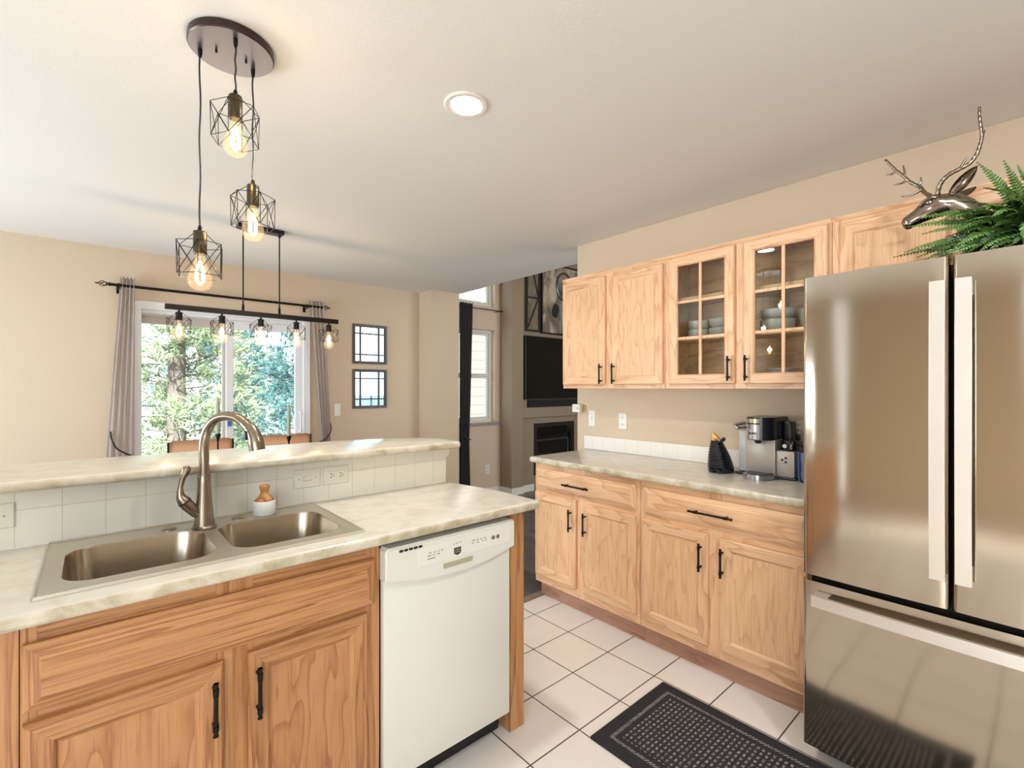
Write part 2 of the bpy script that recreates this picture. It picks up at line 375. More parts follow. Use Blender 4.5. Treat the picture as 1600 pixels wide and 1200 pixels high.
# ------------------------------------------------------------------ the setting
XW, H = 2.757, 2.44
XL, YBK, YW = -2.6, -2.2, 4.75
bm = BM(); box(bm, XL, 2.9, YBK, 2.245, -0.1, 0.0); struct('floor', bm, floor_tile)
bm = BM(); box(bm, XL, 7.6, 2.245, YW+0.15, -0.1, 0.0); box(bm, 2.9, 7.6, -0.6, 2.245, -0.1, 0.0); struct('floor_living', bm, wood_floor)
bm = BM(); box(bm, XL-0.1, 3.14, YBK-0.1, YW+0.15, H, H+0.25); struct('ceiling', bm, ceil_paint)
bm = BM(); box(bm, 3.14, 7.6, -0.6, YW+0.15, 5.0, 5.2); struct('ceiling_living', bm, ceil_paint)
def holed(bm, P, T, u0, u1, v0, v1, holes):
    """wall with rectangular openings: u, v in the wall plane; P maps (u, v, w) with thickness T"""
    us = sorted({u0, u1, *[h[0] for h in holes], *[h[1] for h in holes]}); vs = sorted({v0, v1, *[h[2] for h in holes], *[h[3] for h in holes]})
    for a, b in zip(us, us[1:]):
        for c, d in zip(vs, vs[1:]):
            if any(h[0] <= a and b <= h[1] and h[2] <= c and d <= h[3] for h in holes): continue
            p, q = P(a, c, 0), P(b, d, -T)
            box(bm, min(p.x, q.x), max(p.x, q.x), min(p.y, q.y), max(p.y, q.y), min(p.z, q.z), max(p.z, q.z))
    return bm
bm = BM(); holed(bm, PY(YW), 0.15, XL, 3.14, 0, H, [(0.24, 1.55, 0.0, 2.04)]); struct('wall_window', bm, wall_paint)
bm = BM(); holed(bm, PY(YW), 0.15, 3.14, 7.6, 0, 5.0, [(3.30, 3.88, 0.93, 2.105), (3.20, 3.88, 2.40, 3.40)]); struct('wall_living_window', bm, wall_paint)
bm = BM(); box(bm, 2.775, 3.14, 4.49, YW, 0, H); struct('wall_stub', bm, wall_paint)
bm = BM(); box(bm, XW, XW+0.115, YBK, 2.385, 0, H, 0.004); struct('wall_right', bm, wall_paint)
bm = BM(); box(bm, 3.02, 3.14, -0.6, YW+0.15, H+0.25, 5.0); struct('wall_upper_floor', bm, wall_paint)
bm = BM(); holed(bm, lambda u, v, w: Vector((XL+w, u, v)), 0.12, YBK, YW, 0, H, [(-1.95, -0.55, 0.6, 2.2), (1.75, 1.84, 0.1, 2.4), (0.10, 0.20, 0.1, 2.4), (2.3, 4.3, 0.5, 1.54)]); struct('wall_left', bm, wall_paint)
bm = BM(); holed(bm, lambda u, v, w: Vector((u, YBK+w, v)), 0.12, XL, XW, 0, H, [(-2.15, -0.95, 0.85, 2.15)]); struct('wall_back', bm, wall_paint)
bm = BM(); box(bm, 7.6, 7.72, -0.6, YW, 0, 5.0); struct('wall_living_right', bm, taupe)
bm = BM(); holed(bm, lambda u, v, w: Vector((u, -0.6+w, v)), 0.12, 2.872, 7.6, 0, 5.0, [(3.6, 5.8, 0.2, 3.4)]); struct('wall_living_back', bm, wall_paint)
# chimney wall: pillar, breast, niche over the mantel
bm = BM(); box(bm, 3.965, 4.165, 4.515, YW, 0, 5.0, 0.004)
struct('wall_pillar', bm, taupe)
bm = BM(); holed(bm, PY(4.56), 0.19, 4.165, 7.6, 0, 5.0, [(4.395, 5.19, 0.2, 0.89)]); struct('wall_fireplace', bm, taupe)
bm = BM(); box(bm, 4.166, 5.45, 4.522, 4.565, 0.973, 1.106, 0.003); struct('trim_2', bm, taupe)
# baseboards
bm = BM()
box(bm, 3.14, 3.95, YW-0.014, YW, 0, 0.09, 0.003); box(bm, 3.951, 3.965, 4.50, YW-0.014, 0, 0.09, 0.003); box(bm, 3.951, 4.165, 4.501, 4.515, 0, 0.09, 0.003); box(bm, 4.165, 4.39, 4.546, 4.56, 0, 0.09, 0.003)
struct('baseboard_living', bm, white_trim)
bm = BM(); box(bm, XL, 0.2, YW-0.014, YW, 0, 0.09, 0.003); box(bm, 1.60, 2.775, YW-0.014, YW, 0, 0.09, 0.003); struct('baseboard_window', bm, white_trim)
bm = BM(); prism(bm, [(1.0, 2.212, 0), (1.0, 2.268, 0), (1.0, 2.262, 0.009), (1.0, 2.218, 0.009)], (1.262, 0, 0)); struct('trim_1', bm, plain('threshold_strip', C(140, 124, 108), 0.4))
# half wall under the raised bar
bm = BM(); box(bm, -1.5, 1.267, 1.932, 2.05, 0, 1.082, 0.002); struct('wall_bar', bm, ivory)
bm = BM(); box(bm, -1.5, 1.2665, 1.921, 1.9315, 0.9145, 1.082); struct('trim_3', bm, bs_tile)
bm = BM(); prism(bm, [(1.2675, 1.922, 1.0815), (1.286, 1.922, 1.0815), (1.286, 1.922, 1.048), (1.280, 1.922, 1.042), (1.276, 1.922, 1.034), (1.2675, 1.922, 1.032)], (0, 0.135, 0)); struct('trim_4', bm, ivory)
bm = BM(); box(bm, XW-0.010, XW-0.0005, 0.62, 2.31, 0.9145, 1.012, 0.001); struct('trim_5', bm, bs_tile2)

# sliding glass door
d = bpy.data.objects.new('door_1', None); COL.objects.link(d); d['kind'] = 'structure'; d.location = (0.9, YW, 0); ORG['door_1'] = Vector((0.9, YW, 0))
bm = BM()
loops_panel(bm, PY(YW-0.0005), 0.215, 1.568, -0.06, 2.052, [(0, 0), (0, 0.016), (0.004, 0.018), (0.062, 0.018), (0.066, 0.012), (0.066, 0)], close=True)
link('casing', bm, vinyl, d)
bm = BM(); box(bm, 0.245, 0.262, YW+0.001, YW+0.13, 0.02, 2.0); box(bm, 1.515, 1.549, YW+0.001, YW+0.13, 0.02, 2.0); box(bm, 0.245, 1.549, YW+0.001, YW+0.13, 1.96, 2.035); box(bm, 0.245, 1.549, YW+0.001, YW+0.13, 0.0, 0.03)
link('frame', bm, vinyl, d)
def sash(name, x0, x1, y0, y1, w0, w1, mm):
    bm = BM(); box(bm, x0, x0+w0, y0, y1, 0.03, 1.955, 0.002); box(bm, x1-w1, x1, y0, y1, 0.03, 1.955, 0.002); box(bm, x0+w0, x1-w1, y0, y1, 1.885, 1.955, 0.002); box(bm, x0+w0, x1-w1, y0, y1, 0.03, 0.12, 0.002)
    s = link(name, bm, mm, d); bm = BM(); box(bm, x0+w0-0.002, x1-w1+0.002, (y0+y1)/2-0.003, (y0+y1)/2+0.003, 0.118, 1.887); link('glass', bm, pane, s); return s
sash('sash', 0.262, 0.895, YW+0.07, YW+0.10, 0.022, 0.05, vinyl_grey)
s2 = sash('sash', 0.868, 1.515, YW+0.02, YW+0.05, 0.055, 0.075, vinyl)
bm = BM(); box(bm, 0.874, 0.905, YW-0.008, YW+0.02, 1.03, 1.15, 0.003); o = link('latch', bm, plain('blue_latch', C(62, 104, 158), 0.5), s2); o['label'] = 'blue latch'
bm = BM(); tube(bm, spline([(1.475, YW+0.02, 1.13), (1.475, YW-0.03, 1.12), (1.475, YW-0.03, 0.96), (1.475, YW+0.02, 0.95)]), 0.007, 8); link('pull', bm, vinyl, s2, True)
# living room windows
def win(name, x0, x1, z0, z1, mid):
    w = bpy.data.objects.new(name, None); COL.objects.link(w); w['kind'] = 'structure'; w.location = (x0, YW, z0); ORG[name] = Vector((x0, YW, z0))
    bm = BM(); P = PY(YW+0.12)
    loops_panel(bm, P, x0+0.001, x1-0.001, z0+0.001, z1-0.001, [(0, 0), (0, 0.055), (0.035, 0.055), (0.035, 0.035), (0.065, 0.035), (0.065, 0)], close=True)
    if mid: box(bm, x0+0.035, x1-0.035, YW+0.07, YW+0.118, mid-0.028, mid+0.028, 0.003)
    link('window_frame', bm, plain(name+'_vinyl', C(214, 212, 204), 0.4), w)
    bm = BM(); box(bm, x0+0.06, x1-0.06, YW+0.10, YW+0.104, z0+0.06, z1-0.06); link('glass', bm, pane, w)
    return w
w1 = win('window_1', 3.30, 3.88, 0.93, 2.105, 1.52)
bm = BM(); box(bm, 3.26, 3.93, YW-0.035, YW+0.06, 0.895, 0.929, 0.004); link('window_sill', bm, plain('stone_sill', C(150, 140, 138), 0.4), w1)
win('window_2', 3.20, 3.88, 2.40, 3.40, None)
def added_win(name, P, u0, u1, v0, v1):  # frames for window openings added out of view to let light in
    w = bpy.data.objects.new(name, None); COL.objects.link(w); w['kind'] = 'structure'; ORG[name] = Vector((0, 0, 0))
    bm = BM(); loops_panel(bm, P, u0+0.001, u1-0.001, v0+0.001, v1-0.001, [(0, 0), (0, 0.05), (0.05, 0.05), (0.05, 0)], close=True)
    mu, mv = (u0+u1)/2, (v0+v1)/2
    loops_panel(bm, P, mu-0.02, mu+0.02, v0+0.05, v1-0.05, [(0, 0.005), (0, 0.04)])
    link('window_frame', bm, vinyl, w)
for k_, (a_, b_, c_, d_) in enumerate([(-1.95, -0.55, 0.6, 2.2), (2.3, 4.3, 0.5, 1.54)]): added_win('window_%d' % (5+k_), lambda u, v, w: Vector((XL-0.11+w, u, v)), a_, b_, c_, d_)  # added unseen windows, placed to bring in side light
for nm_, a_, b_ in (('window_3', 1.75, 1.84), ('window_9', 0.10, 0.20)):  # added unseen slits that give the refrigerator its bright streaks
    w = bpy.data.objects.new(nm_, None); COL.objects.link(w); w['kind'] = 'structure'; ORG[nm_] = Vector((0, 0, 0))
    bm = BM(); loops_panel(bm, lambda u, v, w: Vector((XL-0.11+w, u, v)), a_+0.001, b_-0.001, 0.101, 2.399, [(0, 0), (0, 0.05), (0.012, 0.05), (0.012, 0)], close=True); link('window_frame', bm, vinyl, w)
added_win('window_8', lambda u, v, w: Vector((u, -0.71+w, v)), 3.6, 5.8, 0.2, 3.4)  # added unseen window, bright for the mirrors and living room
added_win('window_4', lambda u, v, w: Vector((u, YBK-0.11+w, v)), -2.15, -0.95, 0.85, 2.15)  # added unseen back window, placed for fill light

# ------------------------------------------------------------------ peninsula
YC, YF = 1.355, 1.42
ct = thing('countertop', (0.3, 1.6, 0.914), 'mottled beige laminate countertop of the sink peninsula', 'countertop')
bm = BM(); z0, z1, r = 0.880, 0.914, 0.013
slab(bm, [(0.605, YC), (1.345, YC), (1.342, 1.62), (1.283, 1.93), (0.605, 1.93)], z0, z1, [0, 1, 2], r)
slab(bm, [(-0.065, YC), (0.605, YC), (0.605, 1.445), (-0.065, 1.445)], z0, z1, [0], r)
slab(bm, [(-0.065, 1.86), (0.605, 1.86), (0.605, 1.93), (-0.065, 1.93)], z0, z1, [], r)
slab(bm, [(-1.5, YC), (-0.065, YC), (-0.065, 1.93), (-1.5, 1.93)], z0, z1, [0], r)
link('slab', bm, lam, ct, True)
bm = BM(); tube(bm, [(-1.5, 1.9205, 0.9155), (1.266, 1.9205, 0.9155)], 0.003, 6); link('caulk_line', bm, white_trim, ct)
bar = BM()
pts = [(-1.5, 1.83), (1.292, 1.83), (1.300, 1.905), (1.294, 1.985), (1.27, 2.05), (1.23, 2.105), (1.15, 2.155), (1.03, 2.20), (0.88, 2.235), (0.70, 2.25), (-1.5, 2.25)]
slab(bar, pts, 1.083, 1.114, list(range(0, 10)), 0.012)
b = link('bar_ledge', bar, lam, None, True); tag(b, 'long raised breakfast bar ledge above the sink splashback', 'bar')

def cabinet_y(name, x0, x1, label, stiles, end_stile=0.0):
    t = thing(name, ((x0+x1)/2, YF, 0), label, 'cabinet')
    return t
sc_ = thing('sink_cabinet', (0.28, 1.5, 0), 'oak sink base cabinet with false front and two doors', 'cabinet')
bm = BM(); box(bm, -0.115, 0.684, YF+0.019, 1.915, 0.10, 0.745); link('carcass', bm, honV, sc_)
bm = BM()
for x0, x1 in ((-0.116, -0.09), (0.64, 0.684), (0.235, 0.32)): box(bm, x0, x1, YF, YF+0.0185, 0.10, 0.879, 0.001, 0)
for z0, z1 in ((0.80, 0.879), (0.64, 0.71), (0.10, 0.15)):
    for x0, x1 in ((-0.09, 0.235), (0.32, 0.64)): box(bm, x0, x1, YF+0.0003, YF+0.0185, z0, z1, 0, 1)
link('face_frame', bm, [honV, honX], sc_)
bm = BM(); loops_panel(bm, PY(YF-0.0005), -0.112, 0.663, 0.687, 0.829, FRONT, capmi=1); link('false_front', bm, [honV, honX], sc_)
for x0, x1, hx in ((-0.112, 0.249, 0.228), (0.307, 0.638, 0.328)):
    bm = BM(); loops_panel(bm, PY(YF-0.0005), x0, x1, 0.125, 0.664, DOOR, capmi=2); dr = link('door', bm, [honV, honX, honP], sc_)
    pull(PY(YF), hx, 0.562, True, 0.132, dr)
bm = BM(); box(bm, -0.115, 0.684, 1.49, 1.505, 0, 0.0995); link('toe_kick', bm, oakBoard, sc_)
t = thing('base_cabinet', (-0.6, 1.5, 0), 'oak base cabinet at the left picture edge beside the sink cabinet', 'cabinet')
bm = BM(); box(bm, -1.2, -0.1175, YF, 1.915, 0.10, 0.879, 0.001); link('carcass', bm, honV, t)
bm = BM(); box(bm, -1.2, -0.1175, 1.49, 1.505, 0, 0.0995); link('toe_kick', bm, oakBoard, t)
t = thing('end_panel', (1.27, 1.5, 0), 'narrow oak filler panel at the right of the dishwasher', 'panel')
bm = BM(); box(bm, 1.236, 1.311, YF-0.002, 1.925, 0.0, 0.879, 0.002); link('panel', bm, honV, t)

# dishwasher
dw = thing('dishwasher', (0.955, 1.6, 0), 'white built-in dishwasher under the peninsula countertop', 'dishwasher')
bm = BM(); box(bm, 0.692, 1.228, 1.43, 1.91, 0.09, 0.872); link('tub', bm, plain('dishwasher_tub', C(60, 58, 54), 0.6), dw)
bm = BM(); P = PY(1.43)
box(bm, 0.690, 1.222, 1.402, 1.4295, 0.095, 0.752, 0.006)
dd = link('door', bm, dw_white, dw, True)
bm = BM(); box(bm, 0.70, 1.22, 1.47, 1.485, 0.0, 0.09, 0.002); link('toe_kick', bm, black_plastic, dw)
# control panel with its bowed lower edge
bm = BM(); top, n = 0.856, 16; x0, x1 = 0.687, 1.229; fr = []; 
low = [(lerp(x0, x1, k/n), 0.752-0.036*(1-(2*k/n-1)**2)) for k in range(n+1)]
out = [(x1, 0.846), (x1-0.01, top), (x0+0.01, top), (x0, 0.846)]
poly = low+out
b2 = bmesh.new(); f = b2.faces.new([b2.verts.new((x, 1.380, z)) for x, z in poly]); ext = bmesh.ops.extrude_face_region(b2, geom=[f])
bmesh.ops.translate(b2, verts=[v for v in ext['geom'] if isinstance(v, bmesh.types.BMVert)], vec=(0, 0.050, 0))
bmesh.ops.bevel(b2, geom=[e for e in b2.edges if all(abs(v.co.y-1.380) < 1e-5 for v in e.verts)], offset=0.006, segments=3, affect='EDGES'); merge(bm, b2)
cp = link('control_panel', bm, dw_white, dw, True)
bm = BM(); loops_panel(bm, PY(1.3806), 0.80, 1.205, 0.772, 0.836, [(0, 0), (0, 0.0015), (0.003, 0.002)], rail=0); link('control_strip', bm, plain('control_strip_white', C(234, 232, 224), 0.3), cp)
bm = BM()
for k in range(5): box(bm, 0.733+k*0.0175, 0.746+k*0.0175, 1.3775, 1.382, 0.838-0.0005, 0.845-0.0005)
link_each('vent_slot', bm, black_plastic, cp)
bm = BM(); box(bm, 0.900, 1.024, 1.3775, 1.382, 0.744, 0.761, 0.001); link('latch_recess', bm, dw_shadow, cp)  # flat plate; its darker colour stands in for the recess shade
bm = BM(); prism(bm, [(0.943, 1.3775, 0.806), (0.943, 1.3775, 0.786), (0.9575, 1.3775, 0.779), (0.972, 1.3775, 0.786), (0.972, 1.3775, 0.806)], (0, 0.003, 0))
em = link('emblem', bm, plain('emblem_dark', C(70, 70, 66), 0.3, 0.5), cp); em['label'] = 'dark shield emblem'
bm = BM()
for zz in (0.799, 0.791): box(bm, 0.947, 0.968, 1.3765, 1.3778, zz-0.0015, zz+0.0015)
link_each('emblem_bar', bm, plain('emblem_light', C(170, 168, 160), 0.4), cp)
bm = BM()
for k, (u, v, w) in enumerate([(0.842, 0.812, 0.008), (0.862, 0.811, 0.006), (0.876, 0.811, 0.006), (0.890, 0.811, 0.008), (0.836, 0.802, 0.014), (0.858, 0.802, 0.006), (0.874, 0.802, 0.01), (0.836, 0.792, 0.03), (0.938, 0.82, 0.006), (0.952, 0.821, 0.006), (0.966, 0.822, 0.006),
                                 (1.022, 0.815, 0.012), (1.042, 0.814, 0.007), (1.058, 0.814, 0.007), (1.074, 0.815, 0.010), (1.020, 0.806, 0.008), (1.040, 0.805, 0.012), (1.066, 0.806, 0.006), (1.080, 0.806, 0.006)]):
    box(bm, u, u+w, 1.3772, 1.3788, v-0.0013, v+0.0013)
link_each('button_print', bm, grey_print, cp)
bm = BM()
for u in (1.118, 1.140): cyl(bm, (u, 1.3765, 0.807), (u, 1.380, 0.807), 0.0075, 14)
link_each('button', bm, plain('brown_buttons', C(120, 112, 90), 0.5), cp)

# sink
sk = thing('sink', (0.27, 1.66, 0.914), 'stainless double bowl drop-in kitchen sink', 'sink')
def rrect(x0, x1, y0, y1, r, n=6):
    pts = []
    for cx, cy, a0 in ((x1-r, y1-r, 0), (x0+r, y1-r, 90), (x0+r, y0+r, 180), (x1-r, y0+r, 270)):
        for k in range(n+1):
            a = math.radians(a0+90*k/n); pts.append((cx+r*math.cos(a), cy+r*math.sin(a)))
    return pts
BW = [(-0.058, 0.255, 1.478, 1.79), (0.292, 0.602, 1.478, 1.79)]
bm = BM(); ZR = 0.918
def ringv(bm, pts, z): return [bm.verts.new((x, y, z)) for x, y in pts]
def bridge(bm, a, b):
    n = len(a)
    for k in range(n): bm.faces.new((a[k], a[(k+1) % n], b[(k+1) % n], b[k]))
for (x0, x1, y0, y1), (ox0, ox1) in zip(BW, ((-0.093, 0.2735), (0.2735, 0.632))):
    oy0, oy1 = 1.426, 1.902
    inner = rrect(x0-0.004, x1+0.004, y0-0.004, y1+0.004, 0.07); outer = []
    cx, cy = (x0+x1)/2, (y0+y1)/2; pr = []
    for k, (x, y) in enumerate(inner):      # matching point on the outer rectangle
        q = k // 7; t = (k % 7)/6
        corner = ((ox1, oy1), (ox0, oy1), (ox0, oy0), (ox1, oy0))[q]
        A = ((ox1, y1-0.07), (x0+0.07, oy1), (ox0, y0+0.07), (x1-0.07, oy0))[q]; B = ((x1-0.07, oy1), (ox0, y1-0.07), (x0+0.07, oy0), (ox1, y0+0.07))[q]
        outer.append((lerp(A[0], corner[0], t*2), lerp(A[1], corner[1], t*2)) if t <= 0.5 else (lerp(corner[0], B[0], t*2-1), lerp(corner[1], B[1], t*2-1)))
    a = ringv(bm, outer, ZR); b = ringv(bm, inner, ZR); c = ringv(bm, rrect(x0, x1, y0, y1, 0.066), ZR+0.0005)
    bridge(bm, a, b); bridge(bm, b, c)
bmesh.ops.remove_doubles(bm, verts=bm.verts, dist=0.0006)
# raised rolled edge
rim = [(-0.099, 1.419), (0.638, 1.419), (0.638, 1.907), (-0.099, 1.907)]; inn = [(-0.093, 1.426), (0.632, 1.426), (0.632, 1.902), (-0.093, 1.902)]; mid_ = [(lerp(p[0], q[0], 0.4), lerp(p[1], q[1], 0.4)) for p, q in zip(rim, inn)]
a = ringv(bm, rim, 0.9146); b = ringv(bm, mid_, 0.9215); c = ringv(bm, inn, ZR); bridge(bm, a, b); bridge(bm, b, c)
link('rim', bm, steel('sink_rim_satin', C(214, 208, 194), 0.38, 'X'), sk, True)
for (x0, x1, y0, y1) in BW:
    bm = BM(); rs = []
    for ins, z, rr in ((0, ZR+0.0005, 0.066), (0.002, ZR-0.006, 0.066), (0.012, 0.79, 0.066), (0.018, 0.765, 0.06), (0.032, 0.754, 0.05), (0.055, 0.751, 0.04)):
        rs.append(ringv(bm, rrect(x0+ins, x1-ins, y0+ins, y1-ins, rr), z))
    for a, b in zip(rs, rs[1:]): bridge(bm, a, b)
    bm.faces.new(rs[-1]); bw = link('bowl', bm, sink_steel, sk, 'all')
    bm = BM(); cx, cy = (x0+x1)/2, (y0+y1)/2+0.03
    lathe(bm, [(0.042, 0.7513), (0.045, 0.7535), (0.036, 0.7545), (0.03, 0.7525), (0.004, 0.7525)], (cx, cy, 0), 24); link('drain', bm, handle_steel, bw, True)
for x, y in ((0.178, 1.845), (0.372, 1.845)):
    bm = BM(); lathe(bm, [(0.0215, ZR+0.0004), (0.0215, ZR+0.002), (0.018, ZR+0.0045), (0.002, ZR+0.005)], (x, y, 0), 24); link('hole_cover', bm, sink_steel, sk, True)

# faucet
fx, fy = 0.264, 1.79
fa = thing('faucet', (fx, fy, 0.919), 'tall brushed nickel gooseneck faucet with side lever', 'faucet')
dx, dy = math.cos(math.radians(55)), -math.sin(math.radians(55))
bm = BM(); lathe(bm, [(0.034, 0.9195), (0.034, 0.924), (0.029, 0.928), (0.0265, 0.95), (0.022, 1.0), (0.0185, 1.06), (0.0178, 1.088), (0.0168, 1.090)], (fx, fy, 0), 32); link('body', bm, nickel, fa, True)
Qf = lambda s, z: Vector((fx+dx*s, fy+dy*s, z))
arc = [Qf(0, 1.090), Qf(0, 1.13), Qf(-0.001, 1.18), Qf(0.010, 1.226), Qf(0.040, 1.262), Qf(0.082, 1.276), Qf(0.126, 1.271), Qf(0.155, 1.255)]
bm = BM(); tube(bm, spline(arc, 6), 0.0145, 18); link('spout', bm, nickel, fa, True)
bm = BM(); hp = spline([Qf(0.153, 1.2565), Qf(0.178, 1.235), Qf(0.194, 1.205), Qf(0.201, 1.172)], 6); n = len(hp)
tube(bm, hp, [lerp(0.0155, 0.0225, min(1, k/(n-1)*1.3)) for k in range(n)], 20); sh = link('spray_head', bm, nickel, fa, True)
bm = BM(); pp = hp[len(hp)//2]; box(bm, pp.x-0.02-0.006, pp.x-0.014, pp.y-0.006, pp.y+0.006, pp.z-0.016, pp.z+0.012, 0.003); link('spray_button', bm, black_plastic, sh)
bm = BM(); sd = [Vector((fx-0.004, fy, 0.952)), Vector((fx-0.022, fy-0.004, 0.972)), Vector((fx-0.046, fy-0.008, 1.000)), Vector((fx-0.054, fy-0.009, 1.012))]
tube(bm, sd, [0.012, 0.0165, 0.0180, 0.018], 18); va = link('valve_arm', bm, nickel, fa, True)
bm = BM(); tube(bm, [sd[2].lerp(sd[3], 0.75), sd[3]+(sd[3]-sd[2])*0.05], 0.0186, 18); o = link('valve_ring', bm, black_plastic, va, True); o['label'] = 'dark ring'
bm = BM(); lv = spline([sd[-1], (fx-0.062, fy-0.010, 1.028), (fx-0.064, fy-0.011, 1.052), (fx-0.058, fy-0.012, 1.085), (fx-0.049, fy-0.013, 1.108), (fx-0.048, fy-0.013, 1.122)], 5); n = len(lv)
wd = [0.0180, 0.0150, 0.0105, 0.0072, 0.0078, 0.0108, 0.0122, 0.009]
tube(bm, lv, [wd[min(7, int(k/(n-1)*7))]*(1-(k/(n-1)*7) % 1)+wd[min(7, int(k/(n-1)*7)+1)]*((k/(n-1)*7) % 1) if k < n-1 else 0.007 for k in range(n)], 16); link('lever', bm, nickel, fa, True)

# brush in its ceramic cup
bx, by = 0.452, 1.838
t = thing('brush_cup', (bx, by, ZR), 'small white ceramic cup on the sink deck', 'cup')
bm = BM(); lathe(bm, [(0.033, ZR+0.0005), (0.0355, ZR+0.004), (0.0355, 0.966), (0.0345, 0.969), (0.0325, 0.969), (0.0325, 0.957), (0.002, 0.957)], (bx, by, 0), 32); link('cup', bm, ceramic_w, t, True)
t = thing('dish_brush', (bx, by, 0.958), 'round wooden-handled dish brush standing in the white cup', 'brush')
bm = BM(); lathe(bm, [(0.028, 0.968), (0.029, 0.972), (0.022, 0.982), (0.0145, 0.991), (0.0125, 0.998), (0.015, 1.008), (0.0172, 1.016), (0.016, 1.021), (0.010, 1.023), (0.002, 1.0235)], (bx, by, 0), 28); link('knob', bm, knobwood, t, True)
bm = BM(); lathe(bm, [(0.027, 0.9578), (0.0285, 0.968), (0.002, 0.968)], (bx, by, 0), 24); link('bristles', bm, plain('bristles', C(190, 176, 140), 0.9), t)

# switches and outlets
def plate(name, P, u0, u1, v0, v1, label, cat, kind, mat=white_plastic, horiz=False, group=None):
    c = P((u0+u1)/2, (v0+v1)/2, 0); t = thing(name, c, label, cat, group)
    bm = BM(); loops_panel(bm, P, u0, u1, v0, v1, [(0, 0.0003), (0, 0.003), (0.003, 0.006)], rail=0); link('plate', bm, mat, t)
    um, vm = (u0+u1)/2, (v0+v1)/2; w, h = (u1-u0), (v1-v0)
    dk = MATS.get('slot_dark') or plain('slot_dark', C(40, 36, 32), 0.6)
    if kind == 'toggle':
        bm = BM(); a, b = (0.017, 0.009) if horiz else (0.008, 0.014)
        loops_panel(bm, P, um-a, um+a, vm-b, vm+b, [(0, 0.0055), (0, 0.008), (0.003, 0.013)], rail=0); link('toggle', bm, mat, t)
        bm = BM()
        for s in (-1, 1):
            q = P(um+s*w*0.3, vm, 0.006) if horiz else P(um, vm+s*h*0.3, 0.006); q2 = P(um+s*w*0.3, vm, 0.0072) if horiz else P(um, vm+s*h*0.3, 0.0072)
            cyl(bm, q, q2, 0.0025, 8)
        link_each('screw', bm, grey_print, t)
    else:
        bm = BM()
        if horiz: loops_panel(bm, P, um-0.032, um+0.032, vm-0.017, vm+0.017, [(0, 0.0055), (0, 0.008), (0.001, 0.0085)], rail=0)
        else:
            for s in (-1, 1): loops_panel(bm, P, um-w*0.22, um+w*0.22, vm+s*h*0.21-h*0.13, vm+s*h*0.21+h*0.13, [(0, 0.0055), (0, 0.0075), (0.001, 0.008)], rail=0)
        link_each('receptacle', bm, mat, t)
        bm = BM()
        for s in (-1, 1):
            if horiz:
                for q in (-1, 1): loops_panel(bm, P, um+s*0.019-0.005, um+s*0.019+0.002, vm+q*0.006-0.0015, vm+q*0.006+0.0015, [(0, 0.007), (0, 0.0092)], rail=0)
                cyl(bm, P(um+s*0.019+0.0075, vm, 0.007), P(um+s*0.019+0.0075, vm, 0.0092), 0.0022, 8)
            else:
                for q in (-1, 1): loops_panel(bm, P, um+q*w*0.09-0.0016, um+q*w*0.09+0.0016, vm+s*h*0.21-0.003, vm+s*h*0.21+0.005, [(0, 0.007), (0, 0.0088)], rail=0)
                cyl(bm, P(um, vm+s*h*0.21-0.008, 0.007), P(um, vm+s*h*0.21-0.008, 0.0088), 0.002, 8)
        link_each('slot', bm, dk, t)
    return t
PB = PY(1.921)
plate('light_switch', PB, 0.572, 0.674, 0.976, 1.049, 'ivory toggle switch on the bar splashback left of the outlet', 'switch', 'toggle', ivory, True)
plate('power_outlet', PB, 0.684, 0.788, 0.976, 1.049, 'ivory sideways outlet on the bar splashback', 'outlet', 'outlet', ivory, True)
plate('light_switch', PB, -0.27, -0.166, 0.975, 1.045, 'ivory switch plate cut off at the left picture edge', 'switch', 'toggle', ivory, True)
PR = PX(XW)
plate('light_switch', PR, 2.213, 2.272, 1.082, 1.20, 'white blank-looking plate on the wall below the small white sensor', 'switch', 'toggle')
plate('power_outlet', PR, 1.937, 2.003, 1.079, 1.19, 'white outlet on the wall above the middle of the coffee counter', 'outlet', 'outlet')
po = plate('power_outlet', PR, 0.845, 0.912, 1.083, 1.198, 'white outlet partly hidden behind the coffee maker', 'outlet', 'outlet')
plate('light_switch', PX(XW), 0.935, 0.985, 1.083, 1.198, 'white wall plate directly behind the coffee maker', 'switch', 'toggle')
plate('light_switch', PY(YW), 1.812, 1.868, 1.083, 1.205, 'white switch on the window wall below the mirrors', 'switch', 'toggle')
plate('power_outlet', PY(YW), 3.722, 3.79, 0.272, 0.384, 'white outlet low on the wall beneath the living room window', 'outlet', 'outlet')
t = thing('sensor_box', (XW-0.03, 2.36, 1.18), 'small white sensor box at the end of the kitchen wall', 'sensor')
bm = BM(); box(bm, XW-0.05, XW-0.008, 2.322, 2.395, 1.182, 1.243, 0.006); link('box', bm, white_plastic, t, True)
bm = BM(); box(bm, XW-0.008, XW-0.0003, 2.30, 2.36, 1.19, 1.235, 0.001); link('mount', bm, plain('mount_tan', C(190, 150, 100), 0.6), t)
bm = BM(); box(bm, XW-0.052, XW-0.049, 2.334, 2.339, 1.206, 1.218, 0); link('indicator', bm, black_plastic, t)

